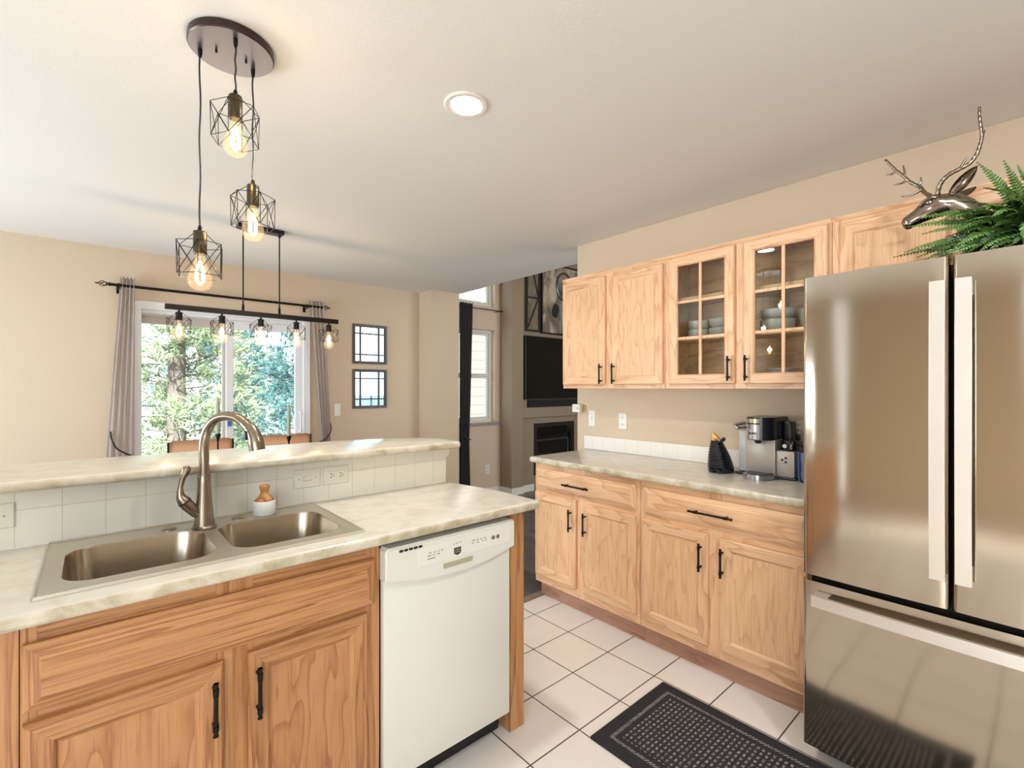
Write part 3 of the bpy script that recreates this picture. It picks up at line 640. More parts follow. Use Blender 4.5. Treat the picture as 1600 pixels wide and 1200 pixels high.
# ------------------------------------------------------------------ base cabinets on the right
XB, XFR = 2.17, 2.1895
def base_cab(name, y0, y1, label, drawer, doors, handles, hl):
    t = thing(name, (2.4, (y0+y1)/2, 0), label, 'cabinet')
    bm = BM(); box(bm, XFR+0.019, XW-0.012, y0+0.0005, y1-0.0005, 0.10, 0.875); link('carcass', bm, oakV, t)
    bm = BM(); dm = (doors[0][0]+doors[1][1])/2
    for a, b in ((y0+0.0005, y0+0.032), (y1-0.032, y1-0.0005), (dm-0.036, dm+0.036)): box(bm, XFR, XFR+0.0185, a, b, 0.10, 0.8755, 0.001, 0)
    for z0, z1 in ((0.825, 0.8755), (0.66, 0.735), (0.10, 0.165)):
        for a, b in ((y0+0.032, dm-0.036), (dm+0.036, y1-0.032)): box(bm, XFR+0.0003, XFR+0.0185, a, b, z0, z1, 0, 1)
    link('face_frame', bm, [oakV, oakY], t)
    bm = BM(); loops_panel(bm, PX(XFR-0.0005), drawer[0], drawer[1], drawer[2], drawer[3], FRONT, capmi=1); dr = link('drawer', bm, [oakV, oakY], t)
    pull(PX(XFR), hl[0], hl[1], False, hl[2], dr)
    for (a, b, z0, z1), (hy, hz) in zip(doors, handles):
        bm = BM(); loops_panel(bm, PX(XFR-0.0005), a, b, z0, z1, DOOR, capmi=2); dr = link('door', bm, [oakV, oakY, oakP], t); pull(PX(XFR), hy, hz, True, 0.132, dr)
    bm = BM(); box(bm, 2.232, 2.247, y0, y1-(0.01 if y1 > 2 else 0), 0.0, 0.0995); link('toe_kick', bm, oakBoard, t)
base_cab('base_cabinet', 1.4535, 2.253, 'oak base cabinet at the far end of the coffee counter', (1.475, 2.243, 0.709, 0.843),
         [(1.895, 2.243, 0.152, 0.689), (1.473, 1.838, 0.150, 0.678)][::-1], [(1.815, 0.562), (1.928, 0.562)], (1.882, 0.772, 0.20))
base_cab('base_cabinet', 0.640, 1.452, 'oak base cabinet under the coffee maker beside the refrigerator', (0.655, 1.425, 0.709, 0.840),
         [(0.655, 1.020, 0.149, 0.669), (1.075, 1.434, 0.146, 0.676)], [(1.002, 0.562), (1.106, 0.562)], (1.054, 0.773, 0.21))
ct = thing('countertop', (2.45, 1.45, 0.914), 'greyish beige laminate countertop along the wall under the coffee maker', 'countertop')
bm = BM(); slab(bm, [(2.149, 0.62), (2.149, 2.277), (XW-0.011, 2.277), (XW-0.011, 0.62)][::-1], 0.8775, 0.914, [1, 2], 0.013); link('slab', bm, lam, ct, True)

# ------------------------------------------------------------------ upper cabinets
XU = 2.489
def face_frame_u(t, y0, y1, dm, z0, z1):
    bm = BM()
    for a, b in ((y0+0.0005, y0+0.034), (y1-0.034, y1-0.0005), (dm-0.036, dm+0.036)): box(bm, XU, XU+0.0185, a, b, z0, z1, 0.001, 0)
    for c, d_ in ((z0, z0+0.036), (z1-0.04, z1)):
        for a, b in ((y0+0.034, dm-0.036), (dm+0.036, y1-0.034)): box(bm, XU+0.0003, XU+0.0185, a, b, c, d_, 0, 1)
    link('face_frame', bm, [oakV, oakY], t)
def topmould(t, y0, y1, z):
    bm = BM(); prism(bm, [(XU+0.0185, y0, z-0.018), (XU-0.003, y0, z-0.018), (XU-0.010, y0, z-0.004), (XU-0.010, y0, z), (XU+0.0185, y0, z)], (0, y1-y0, 0)); link('top_moulding', bm, oakY, t)
ZU0, ZU1 = 1.361, 2.124
t = thing('wall_cabinet', (2.62, 1.88, ZU0), 'oak wall cabinet with two solid doors nearest the living room', 'cabinet')
bm = BM(); box(bm, XU+0.019, XW-0.0005, 1.4845, 2.281, ZU0+0.006, ZU1-0.0005); link('carcass', bm, oakV, t)
face_frame_u(t, 1.484, 2.282, 1.88, ZU0, ZU1); topmould(t, 1.484, 2.282, ZU1)
for a, b, hy in ((1.493, 1.849, 1.832), (1.908, 2.273, 1.932)):
    bm = BM(); loops_panel(bm, PX(XU-0.0005), a, b, 1.386, 2.088, DOOR, capmi=2); dr = link('door', bm, [oakV, oakY, oakP], t); pull(PX(XU), hy, 1.455, True, 0.128, dr)
t = thing('wall_cabinet', (2.62, 1.06, ZU0), 'oak wall cabinet with two glazed doors showing dishes', 'cabinet')
y0, y1 = 0.655, 1.4835
bm = BM(); X0, X1 = XU+0.019, XW-0.0005
for bx_ in ((X0, X1, y0+0.0005, y0+0.013, ZU0+0.006, ZU1), (X0, X1, y1-0.013, y1-0.0005, ZU0+0.006, ZU1), (X1-0.008, X1, y0+0.013, y1-0.013, ZU0+0.006, ZU1), (X0, X1, y0+0.013, y1-0.013, ZU0+0.006, ZU0+0.022), (X0, X1, y0+0.013, y1-0.013, ZU1-0.016, ZU1)): box(bm, *bx_)
link('carcass', bm, mapleIn, t)
for z in (1.632, 1.862):
    bm = BM(); box(bm, X0+0.012, X1-0.0085, y0+0.0135, y1-0.0135, z, z+0.016, 0.001); link('shelf', bm, mapleIn, t)
face_frame_u(t, y0, y1, 1.0585, ZU0, ZU1); topmould(t, y0, y1, ZU1)
for a, b, hy in ((0.668, 1.036, 1.018), (1.081, 1.454, 1.105)):
    bm = BM(); loops_panel(bm, PX(XU-0.0005), a, b, 1.385, 2.103, GLASSF, close=True); dr = link('door', bm, [oakV, oakY], t)
    bm = BM(); gy0, gy1, gz0, gz1 = a+0.054, b-0.054, 1.439, 2.049; m_ = (gy0+gy1)/2
    box(bm, XU-0.013, XU-0.003, m_-0.008, m_+0.008, gz0, gz1, 0.002)
    for f in (1/3, 2/3):
        zz = lerp(gz0, gz1, f); box(bm, XU-0.012, XU-0.003, gy0, m_-0.008, zz-0.008, zz+0.008, 0.002); box(bm, XU-0.012, XU-0.003, m_+0.008, gy1, zz-0.008, zz+0.008, 0.002)
    link('muntins', bm, oakV, dr)
    bm = BM(); box(bm, XU-0.0028, XU-0.0008, gy0-0.001, gy1+0.001, gz0-0.001, gz1+0.001); link('glass', bm, cabglass, dr)
    pull(PX(XU), hy, 1.465, True, 0.128, dr)
t = thing('wall_cabinet', (2.62, 0.24, 1.80), 'oak cabinet over the refrigerator behind the deer head', 'cabinet')
bm = BM(); box(bm, XU+0.019, XW-0.0005, -0.165, 0.6535, 1.806, ZU1-0.0005); link('carcass', bm, oakV, t)
face_frame_u(t, -0.165, 0.654, 0.245, 1.80, ZU1); topmould(t, -0.165, 0.654, ZU1)
for a, b in ((-0.145, 0.215), (0.268, 0.622)):
    bm = BM(); loops_panel(bm, PX(XU-0.0005), a, b, 1.822, 2.088, DOOR, capmi=2); link('door', bm, [oakV, oakY, oakP], t)

# dishes in the glazed cabinet
stone = plain('stoneware', C(168, 170, 160), 0.35, var=0.08)
plate_m = plain('plate_white', C(206, 204, 200), 0.3)
def bowl_obj(x, y, z, r, h, label, group):
    t = thing('bowl', (x, y, z), label, 'bowl', group)
    bm = BM(); lathe(bm, [(r*0.72, z+0.0005), (r*0.78, z+0.004), (r*0.94, z+h*0.35), (r, z+h*0.75), (r, z+h), (r*0.93, z+h), (r*0.93, z+h*0.75), (r*0.7, z+0.012), (0.002, z+0.010)], (x, y, 0), 32); link('body', bm, stone, t, True); return t
zs = 1.6485
b0 = bowl_obj(2.635, 1.355, zs, 0.062, 0.05, 'grey-green bowl, lower one of the left stack behind the glazed door', 'grey-green bowls in the glazed cabinet')
dup(b0, (0, 0, 0.0502), 'grey-green bowl, upper one of the left stack behind the glazed door')
dup(b0, (-0.005, -0.132, 0), 'grey-green bowl, lower one of the stack by the glazed door stile')
dup(b0, (-0.005, -0.132, 0.0502), 'grey-green bowl, upper one of the stack by the glazed door stile')
bowl_obj(2.635, 0.93, zs, 0.082, 0.064, 'large grey-green bowl at the bottom on the middle shelf, right glazed door', 'grey-green bowls in the glazed cabinet')
bowl_obj(2.635, 0.93, zs+0.0645, 0.084, 0.05, 'large grey-green bowl stacked on another behind the right glazed door', 'grey-green bowls in the glazed cabinet')
bowl_obj(2.62, 0.755, zs, 0.07, 0.10, 'tall grey-green bowl beside the refrigerator edge in the glazed cabinet', 'grey-green bowls in the glazed cabinet')
zp = ZU0+0.0225
for col, (py, pr) in enumerate(((0.905, 0.072), (0.755, 0.072))):
    for k in range(5):
        z = zp+k*0.0165
        t = thing('plate', (2.62, py, z), '%s white plate of the %s stack at the bottom of the glazed cabinet' % (('lowest', 'second lowest', 'middle', 'second highest', 'top')[k], ('left', 'right')[col]), 'plate', 'plates in the glazed cabinet')
        bm = BM(); lathe(bm, [(pr*0.6, z+0.0003), (pr*0.64, z+0.003), (pr*0.98, z+0.011), (pr, z+0.013), (pr*0.97, z+0.0145), (pr*0.6, z+0.006), (0.002, z+0.0055)], (2.62, py, 0), 28); link('dish', bm, plate_m, t, True)

# ------------------------------------------------------------------ refrigerator
fr_ = thing('refrigerator', (2.35, 0.205, 0), 'stainless french door refrigerator with bottom freezer drawer', 'refrigerator')
bm = BM(); box(bm, 2.02, 2.735, -0.185, 0.598, 0.03, 1.752, 0.003); box(bm, 2.05, 2.7, -0.17, 0.58, 0.0, 0.03); link('case', bm, plain('fridge_case', C(30, 29, 29), 0.6), fr_)
def fdoor(name, y0, y1, z0, z1, parent):
    bm = BM(); b2 = bmesh.new(); n = 10; r = 0.012
    prof = []
    for k in range(7): a = pi/2*k/6; prof.append((1.95+r-r*math.sin(a), y1-r+r*math.cos(a)))
    for k in range(1, n): s = k/n; prof.append((1.95-0.004*math.sin(pi*s), lerp(y1-r, y0+r, s)))
    for k in range(7): a = pi/2*k/6; prof.append((1.95+r-r*math.cos(a), y0+r-r*math.sin(a)))
    prof += [(2.012, y0), (2.012, y1)]
    prism(bm, [(x, y, z0) for x, y in prof], (0, 0, z1-z0)); return link(name, bm, fridge_steel, parent, True)
dl = fdoor('door', 0.208, 0.605, 0.690, 1.765, fr_); dr_ = fdoor('door', -0.195, 0.200, 0.690, 1.765, fr_)
fz = fdoor('freezer_drawer', -0.195, 0.605, 0.07, 0.668, fr_)
def bar_handle(parent, y0, y1, z0, z1, vert):
    bm = BM(); xo = 1.898
    if vert:
        n = 12; prs = []
        pts = [(xo+0.010*(2*k/n-1)**2*1.0, lerp(z0, z1, k/n)) for k in range(n+1)]
        for k in range(n):
            (xa, za), (xb, zb) = pts[k], pts[k+1]
            v = [bm.verts.new(p) for p in ((xa, y0, za), (xa, y1, za), (xb, y1, zb), (xb, y0, zb), (xa+0.014, y0, za), (xa+0.014, y1, za), (xb+0.014, y1, zb), (xb+0.014, y0, zb))]
            for f in ((0, 1, 2, 3), (4, 5, 6, 7), (0, 3, 7, 4), (1, 2, 6, 5)): bm.faces.new([v[i] for i in f])
            if k == 0: bm.faces.new([v[i] for i in (0, 1, 5, 4)])
            if k == n-1: bm.faces.new([v[i] for i in (2, 3, 7, 6)])
        bmesh.ops.remove_doubles(bm, verts=bm.verts, dist=1e-5)
        for z in (z0+0.002, z1-0.045): box(bm, xo+0.012, 1.951, y0+0.004, y1-0.004, z, z+0.043, 0.002)
    else:
        n = 12
        for k in range(n):
            ya, yb = lerp(y0, y1, k/n), lerp(y0, y1, (k+1)/n); xa, xb = [xo+0.010*(2*q/n-1)**2 for q in (k, k+1)]
            v = [bm.verts.new(p) for p in ((xa, ya, z0), (xa, ya, z1), (xb, yb, z1), (xb, yb, z0), (xa+0.014, ya, z0), (xa+0.014, ya, z1), (xb+0.014, yb, z1), (xb+0.014, yb, z0))]
            for f in ((0, 1, 2, 3), (4, 5, 6, 7), (0, 3, 7, 4), (1, 2, 6, 5)): bm.faces.new([v[i] for i in f])
            if k == 0: bm.faces.new([v[i] for i in (0, 1, 5, 4)])
            if k == n-1: bm.faces.new([v[i] for i in (2, 3, 7, 6)])
        bmesh.ops.remove_doubles(bm, verts=bm.verts, dist=1e-5)
        for y in (y0+0.002, y1-0.045): box(bm, xo+0.012, 1.951, y, y+0.043, z0+0.004, z1-0.002, 0.002)
    o = link('handle', bm, handle_steel, parent, False); o['label'] = 'flat brushed steel bar handle'
bar_handle(dl, 0.212, 0.249, 0.785, 1.688, True); bar_handle(dr_, 0.155, 0.191, 0.785, 1.688, True)
bar_handle(fz, -0.150, 0.566, 0.592, 0.630, False)
bm = BM(); box(bm, 2.00, 2.10, 0.545, 0.597, 1.7525, 1.775, 0.004); box(bm, 2.00, 2.10, -0.183, -0.13, 1.7525, 1.775, 0.004); link_each('hinge_cover', bm, black_plastic, fr_)
ZT = 1.7525

# ------------------------------------------------------------------ deer head sculpture
silver = plain('antiqued_silver', C(150, 138, 124), 0.16, 1.0, bump=(18, 0.15, 0.004))
dh = thing('deer_head', (2.2, 0.2, ZT), 'antiqued silver deer head sculpture with antlers on the refrigerator', 'sculpture')
def loft(bm, secs, seg=20):
    """secs: (centre, forward direction, half width, half height)"""
    rings = []
    for c, f, w, hh in secs:
        f = Vector(f).normalized(); sd_ = f.cross(Vector((0, 0, 1))).normalized(); up = sd_.cross(f)
        rings.append([bm.verts.new(Vector(c)+sd_*w*math.cos(2*pi*k/seg)+up*hh*math.sin(2*pi*k/seg)*(1.0 if math.sin(2*pi*k/seg) > 0 else 0.9)) for k in range(seg)])
    for a, b in zip(rings, rings[1:]):
        for k in range(seg): bm.faces.new((a[k], a[(k+1) % seg], b[(k+1) % seg], b[k]))
    bm.faces.new(rings[0]); bm.faces.new(rings[-1]); return bm
FW = Vector((-0.10, 0.78, -0.34)).normalized(); hx = 2.195
def HP(y, z, ox=0.0): return Vector((hx-(y-0.24)*0.13+ox, y, z))
bm = BM()
loft(bm, [(HP(0.355, 1.944), FW, 0.007, 0.010), (HP(0.351, 1.947), FW, 0.016, 0.020), (HP(0.342, 1.952), FW, 0.021, 0.025), (HP(0.328, 1.960), FW, 0.022, 0.026), (HP(0.312, 1.970), FW, 0.023, 0.029),
          (HP(0.295, 1.981), FW, 0.027, 0.036), (HP(0.278, 1.989), FW, 0.034, 0.042), (HP(0.260, 1.994), FW, 0.038, 0.045), (HP(0.242, 1.993), (0, 0.85, -0.4), 0.038, 0.046), (HP(0.222, 1.982), (0, 0.9, 0.2), 0.036, 0.045),
          (HP(0.200, 1.960), (0, 0.75, 0.6), 0.036, 0.045), (HP(0.178, 1.92), (0, 0.5, 0.85), 0.040, 0.048), (HP(0.165, 1.86), (0, 0.25, 1), 0.045, 0.054), (HP(0.160, ZT+0.0125), (0, 0, 1), 0.052, 0.060), (HP(0.160, ZT+0.0005), (0, 0, 1), 0.055, 0.064)])
bmesh.ops.subdivide_edges(bm, edges=bm.edges[:], cuts=1, smooth=1.0, use_grid_fill=True)
link('head', bm, silver, dh, 'all')
for s in (-1, 1):
    bm = BM(); e = HP(0.281, 2.003, s*0.031)
    bmesh.ops.create_uvsphere(bm, u_segments=14, v_segments=10, radius=0.0085, matrix=Matrix.Translation(e)@Matrix.Diagonal((0.7, 1.3, 0.9, 1))); link('eye', bm, silver, dh, 'all')
    bm = BM(); tube(bm, spline([HP(0.262, 2.014, s*0.035), HP(0.279, 2.018, s*0.035), HP(0.296, 2.010, s*0.030), HP(0.308, 1.997, s*0.025)], 5), 0.0042, 8); link('brow', bm, silver, dh, 'all')
    bm = BM(); bmesh.ops.create_uvsphere(bm, u_segments=10, v_segments=8, radius=0.0055, matrix=Matrix.Translation(HP(0.350, 1.957, s*0.010))@Matrix.Diagonal((0.7, 1, 0.8, 1))); link('nostril', bm, plain('nostril%d' % s, C(60, 56, 52), 0.3, 1.0), dh, 'all')
bm = BM(); tube(bm, spline([HP(0.347, 1.941, -0.012), HP(0.33, 1.948, -0.0185), HP(0.31, 1.957, -0.0195)], 5), 0.002, 6); link('mouth_line', bm, MATS['nostril1'], dh, 'all')
def ear(base, tip, side):
    bm = BM(); base, tip = Vector(base), Vector(tip); ax = tip-base; n = 9; w = ax.cross(Vector(side)).normalized(); cup = w.cross(ax).normalized()
    g = []
    for i in range(n+1):
        s = i/n; hw = 0.019*math.sin(pi*min(1, 0.12+s*0.88))**0.7+0.0006; row = []
        for j in range(7):
            q = j/3-1; row.append(bm.verts.new(base+ax*s+w*hw*q+cup*(-0.012*(1-q*q)*math.sin(pi*min(1, s*0.9+0.1)))))
        g.append(row)
    for a, b in zip(g, g[1:]):
        for j in range(6): bm.faces.new((a[j], a[j+1], b[j+1], b[j]))
    bmesh.ops.solidify(bm, geom=bm.faces[:], thickness=0.003); link('ear', bm, silver, dh, 'all')
ear(HP(0.228, 2.015, -0.024), (2.14, 0.160, 2.082), (-1, -0.2, 0.3)); ear(HP(0.228, 2.012, 0.024), (2.285, 0.175, 2.06), (-1, 0.3, 0.3))
def antler(main, tines):
    bm = BM(); m = spline(main, 6); n = len(m); tube(bm, m, [lerp(0.0075, 0.0042, k/(n-1))+0.0007*math.sin(k*1.9) for k in range(n)], 10)
    for a in tines: q = spline(a, 5); n = len(q); tube(bm, q, [lerp(0.0052, 0.0022, k/(n-1)) for k in range(n)], 8)
    link('antler', bm, silver, dh, 'all')
antler([HP(0.262, 2.026, -0.018), (2.160, 0.253, 2.056), (2.152, 0.234, 2.077), (2.150, 0.207, 2.088), (2.150, 0.180, 2.099), (2.150, 0.163, 2.122), (2.150, 0.155, 2.150), (2.150, 0.151, 2.175), (2.150, 0.153, 2.205), (2.150, 0.156, 2.238), (2.150, 0.157, 2.272)],
       [[(2.150, 0.203, 2.089), (2.146, 0.194, 2.104), (2.143, 0.186, 2.118)], [(2.150, 0.151, 2.172), (2.165, 0.149, 2.186), (2.180, 0.146, 2.205)]])
antler([HP(0.268, 2.026, 0.018), (2.232, 0.300, 2.060), (2.246, 0.318, 2.092), (2.250, 0.345, 2.120), (2.250, 0.366, 2.150), (2.250, 0.391, 2.184), (2.250, 0.419, 2.229)],
       [[(2.240, 0.312, 2.080), (2.246, 0.338, 2.070), (2.250, 0.370, 2.074)], [(2.250, 0.322, 2.098), (2.250, 0.315, 2.110), (2.250, 0.316, 2.128)], [(2.250, 0.354, 2.131), (2.25, 0.372, 2.124), (2.25, 0.393, 2.127)],
        [(2.250, 0.363, 2.146), (2.25, 0.362, 2.165), (2.25, 0.366, 2.188)], [(2.250, 0.385, 2.175), (2.25, 0.40, 2.168), (2.25, 0.416, 2.171)]])

# ------------------------------------------------------------------ fern
def leafmat(name, a, b_):
    m, nt, b = newmat(name); tc = N(nt, 'ShaderNodeTexCoord'); oi = N(nt, 'ShaderNodeObjectInfo')
    nz = N(nt, 'ShaderNodeTexNoise', Scale=25.0, Detail=3.0); L(nt, tc, 'Object', nz, 'Vector')
    ad = N(nt, 'ShaderNodeMath', operation='ADD'); L(nt, oi, 'Random', ad, 0); L(nt, nz, 'Fac', ad, 1)
    r = ramp(nt, ad, 'Value', [(0.35, a), (1.35, b_)]); L(nt, r, 'Color', b, 'Base Color'); b.inputs['Roughness'].default_value = 0.45
    b.inputs['Transmission Weight'].default_value = 0.0
    return m
fern_m = leafmat('fern_leaf', C(22, 48, 24), C(78, 112, 46))
fn = thing('potted_fern', (2.27, 0.02, ZT), 'green fern with arching fronds on top of the refrigerator', 'plant')
pot_m = plain('fern_pot', C(40, 34, 30), 0.5)
bm = BM(); lathe(bm, [(0.045, ZT+0.0005), (0.052, ZT+0.05), (0.054, ZT+0.055), (0.049, ZT+0.055), (0.047, ZT+0.045), (0.002, ZT+0.045)], (2.27, 0.02, 0), 24); link('pot', bm, pot_m, fn, True)
def frond(pts, wid):
    bm = BM(); upv = Vector((random.uniform(-1.0, -0.45), random.uniform(-0.25, 0.35), random.uniform(0.35, 0.8))).normalized(); c = spline(pts, 8); n = len(c); tube(bm, c, [lerp(0.0018, 0.0006, k/(n-1)) for k in range(n)], 5)
    tot = sum((c[k+1]-c[k]).length for k in range(n-1)); step = 0.0098; d_ = 0.0; nxt = tot*0.10
    for k in range(n-1):
        sg = c[k+1]-c[k]; ln = sg.length
        while nxt < d_+ln:
            p = c[k]+sg*((nxt-d_)/ln); s = nxt/tot; t_ = sg.normalized(); up = upv; sd_ = t_.cross(up)
            if sd_.length < 0.1: sd_ = t_.cross(Vector((1, 0, 0)))
            sd_.normalize(); nr = sd_.cross(t_); wl = wid*min(1.0, 0.45+s*2.2)*(1-s**2.2*0.93)
            for q in (-1, 1):
                d0 = (sd_*q*0.95+t_*0.32-nr*random.uniform(-0.15, 0.28)).normalized(); l_ = wl*random.uniform(0.86, 1.08); hw = 0.0060*min(1, 0.4+wl/wid); wv = t_*hw
                v = [bm.verts.new(x) for x in (p-wv*0.55, p+d0*l_*0.3-wv+nr*0.001, p+d0*l_*0.72-wv*0.72, p+d0*l_+t_*0.003-nr*0.002, p+d0*l_*0.72+wv*0.68, p+d0*l_*0.3+wv+nr*0.001, p+wv*0.55, p+d0*l_*0.36-nr*0.0016, p+d0*l_*0.72-nr*0.0022)]
                for f in ((0, 1, 7), (1, 2, 8, 7), (2, 3, 8), (3, 4, 8), (4, 5, 7, 8), (5, 6, 7), (6, 0, 7)): bm.faces.new([v[i] for i in f])
            nxt += step
        d_ += ln
    o = link('frond', bm, fern_m, fn, False, recalc=False); return o
F0 = Vector((2.27, 0.02, ZT+0.048))
def fr2(tip, lift, wid=0.034, jit=0.01):
    tip = Vector(tip); m1 = F0.lerp(tip, 0.35)+Vector((0, 0, lift)); m2 = F0.lerp(tip, 0.7)+Vector((0, 0, lift*0.8))
    frond([F0+Vector((random.uniform(-1, 1), random.uniform(-1, 1), 0))*0.012, m1, m2, tip], wid)
for tip, lift, w_ in [((2.02, 0.352, 1.805), 0.03, 0.034), ((2.06, 0.33, 1.825), 0.045, 0.034), ((2.03, 0.325, 1.90), 0.05, 0.034), ((2.00, 0.28, 1.86), 0.05, 0.036), ((2.08, 0.30, 1.935), 0.06, 0.032), ((2.02, 0.255, 1.815), 0.05, 0.036), ((1.99, 0.20, 1.80), 0.06, 0.036), ((2.04, 0.22, 1.955), 0.06, 0.034),
                  ((2.16, 0.162, 2.10), 0.03, 0.032), ((2.12, 0.10, 2.07), 0.02, 0.034), ((2.08, 0.07, 2.03), 0.03, 0.036), ((2.05, 0.14, 1.98), 0.06, 0.036), ((2.02, 0.10, 1.95), 0.06, 0.036), ((1.99, 0.12, 1.87), 0.07, 0.036), ((1.98, 0.04, 1.86), 0.06, 0.036), ((1.99, 0.0, 1.93), 0.06, 0.036),
                  ((2.0, -0.08, 1.90), 0.06, 0.036), ((2.05, -0.04, 2.02), 0.04, 0.036), ((2.13, 0.0, 2.09), 0.02, 0.034), ((2.10, -0.12, 2.0), 0.05, 0.036), ((2.2, -0.2, 1.9), 0.07, 0.036), ((2.3, -0.18, 1.97), 0.05, 0.036), ((2.40, 0.0, 1.98), 0.05, 0.034), ((2.38, 0.14, 1.95), 0.05, 0.032),
                  ((2.25, 0.02, 2.11), 0.02, 0.034), ((2.0, 0.155, 1.79), 0.06, 0.036), ((1.99, 0.06, 1.80), 0.07, 0.036), ((2.06, 0.28, 1.79), 0.035, 0.034), ((2.10, 0.235, 1.86), 0.05, 0.034), ((2.04, 0.175, 1.91), 0.07, 0.036), ((2.0, -0.03, 1.80), 0.06, 0.036), ((2.07, 0.12, 1.91), 0.08, 0.036)]:
    fr2(tip, lift, w_)
for _ in range(24):
    fr2((random.uniform(1.975, 2.10), random.uniform(-0.08, 0.28), random.uniform(1.79, 1.93)), random.uniform(0.03, 0.08), random.uniform(0.032, 0.038))
for k in range(16):
    fr2((random.uniform(1.97, 2.02), -0.06+k*0.023, random.uniform(1.768, 1.785)), random.uniform(0.03, 0.07), random.uniform(0.032, 0.038))

# ------------------------------------------------------------------ coffee counter things
ZC = 0.9145
cm_silver = plain('brewer_grey', C(176, 168, 160), 0.34, 0.35)
cm_bright = plain('brewer_chrome', C(190, 190, 194), 0.2, 0.9)
km = thing('coffee_maker', (2.58, 0.95, ZC), 'grey and black pod coffee maker with milk frother', 'coffee maker')
bm = BM(); box(bm, 2.525, 2.70, 0.905, 1.045, ZC+0.012, 1.11, 0.006); link('tower', bm, cm_silver, km, True)
def ovalprism(bm, cx, cy, rx, ry, z0, z1, back, n=24, inset=0.004):
    prof = [(cx-rx*math.sin(pi*k/n), cy+ry*math.cos(pi*k/n)) for k in range(n+1)]+[(back, cy-ry), (back, cy+ry)]
    b2 = bmesh.new(); f = b2.faces.new([b2.verts.new((x, y, z0)) for x, y in prof]); e = bmesh.ops.extrude_face_region(b2, geom=[f])
    bmesh.ops.translate(b2, verts=[v for v in e['geom'] if isinstance(v, bmesh.types.BMVert)], vec=(0, 0, z1-z0))
    if inset: bmesh.ops.bevel(b2, geom=[e for e in b2.edges if abs(e.verts[0].co.z-e.verts[1].co.z) < 1e-6], offset=inset, segments=2, affect='EDGES')
    merge(bm, b2)
bm = BM(); ovalprism(bm, 2.535, 0.972, 0.075, 0.068, 1.105, 1.218, 2.70); hd = link('brew_head', bm, plain('brewer_black', C(34, 34, 40), 0.22), km, True)
bm = BM(); prof = [(2.535-0.0765*math.sin(a), 0.972+0.0695*math.cos(a)) for a in [pi*k/24 for k in range(0, 15)]]
prism(bm, [(x, y, 1.108) for x, y in prof]+[(x+0.004, y, 1.108) for x, y in prof[::-1]], (0, 0, 0.075)); link('face_plate', bm, cm_bright, hd, True)
bm = BM(); prism(bm, [(x-0.001, y, 1.19) for x, y in prof]+[(x+0.004, y, 1.19) for x, y in prof[::-1]], (0, 0, 0.02)); link('trim_ring', bm, plain('brewer_gold', C(190, 178, 150), 0.2, 0.9), hd, True)
bm = BM(); tube(bm, spline([(2.480, 1.028, 1.186), (2.450, 1.055, 1.180), (2.436, 1.062, 1.171), (2.442, 1.048, 1.163), (2.472, 1.022, 1.166)], 6), 0.0085, 10); link('lift_handle', bm, cm_bright, hd, True)
bm = BM(); lathe(bm, [(0.012, 1.088), (0.018, 1.105), (0.002, 1.105)], (2.49, 0.972, 0), 16); link('spout', bm, black_plastic, km, True)
bm = BM(); ovalprism(bm, 2.52, 0.97, 0.105, 0.075, ZC, 0.938, 2.56, inset=0.006); tray = link('drip_tray', bm, cm_bright, km, True)
bm = BM(); ovalprism(bm, 2.52, 0.97, 0.085, 0.06, 0.9375, 0.9405, 2.55, inset=0.001); link('tray_grid', bm, black_plastic, tray)
bm = BM(); box(bm, 2.535, 2.70, 0.815, 1.11, ZC, ZC+0.0125, 0.004); link('base', bm, black_plastic, km)
bm = BM(); box(bm, 2.565, 2.70, 1.0455, 1.10, ZC+0.013, 1.14, 0.008); link('water_tank', bm, plain('tank_milky', C(206, 208, 210), 0.25, 0, None, 0, Alpha=0.75), km, True)
bm = BM(); box(bm, 2.535, 2.70, 0.822, 0.9045, ZC+0.013, 1.055, 0.006); fu = link('frother_base', bm, cm_silver, km, True)
bm = BM()
for y, z in ((0.876, 1.012), (0.860, 1.022), (0.860, 1.002)): cyl(bm, (2.532, y, z), (2.536, y, z), 0.0058, 14)
link_each('button', bm, black_plastic, fu, True)
bm = BM(); lathe(bm, [(0.032, 1.056), (0.034, 1.06), (0.034, 1.105), (0.03, 1.108), (0.002, 1.108)], (2.59, 0.862, 0), 24); link('frother_cup', bm, black_plastic, km, True)
bm = BM(); cyl(bm, (2.553, 0.872, 1.078), (2.559, 0.872, 1.078), 0.010, 14); tube(bm, spline([(2.565, 0.842, 1.098), (2.545, 0.838, 1.085), (2.548, 0.84, 1.066)], 5), 0.006, 8); link('frother_dial', bm, cm_bright, km, True)
bm = BM(); box(bm, 2.62, 2.70, 0.865, 0.9045, 1.056, 1.195, 0.008); link('frother_back', bm, black_plastic, km, True)
def lettering(body, size, M4, mat, parent, name='lettering', bold=0.0):
    c = bpy.data.curves.new('txt', 'FONT'); c.body = body; c.size = size; c.extrude = 0.0004; c.align_x = 'CENTER'; c.align_y = 'CENTER'; c.offset = bold
    o = bpy.data.objects.new('txt', c); COL.objects.link(o); dg = bpy.context.evaluated_depsgraph_get(); me = bpy.data.meshes.new_from_object(o.evaluated_get(dg)); bpy.data.objects.remove(o)
    bm = BM(); bm.from_mesh(me); bmesh.ops.transform(bm, matrix=M4, verts=bm.verts); bpy.data.meshes.remove(me); return link(name, bm, mat, parent)
lt = lettering('KEURIG', 0.0150, Matrix.Identity(4), plain('print_dark', C(24, 24, 28), 0.5), None, bold=0.0003)
lt.parent = hd; ORG[lt.name] = ORG[hd.name]
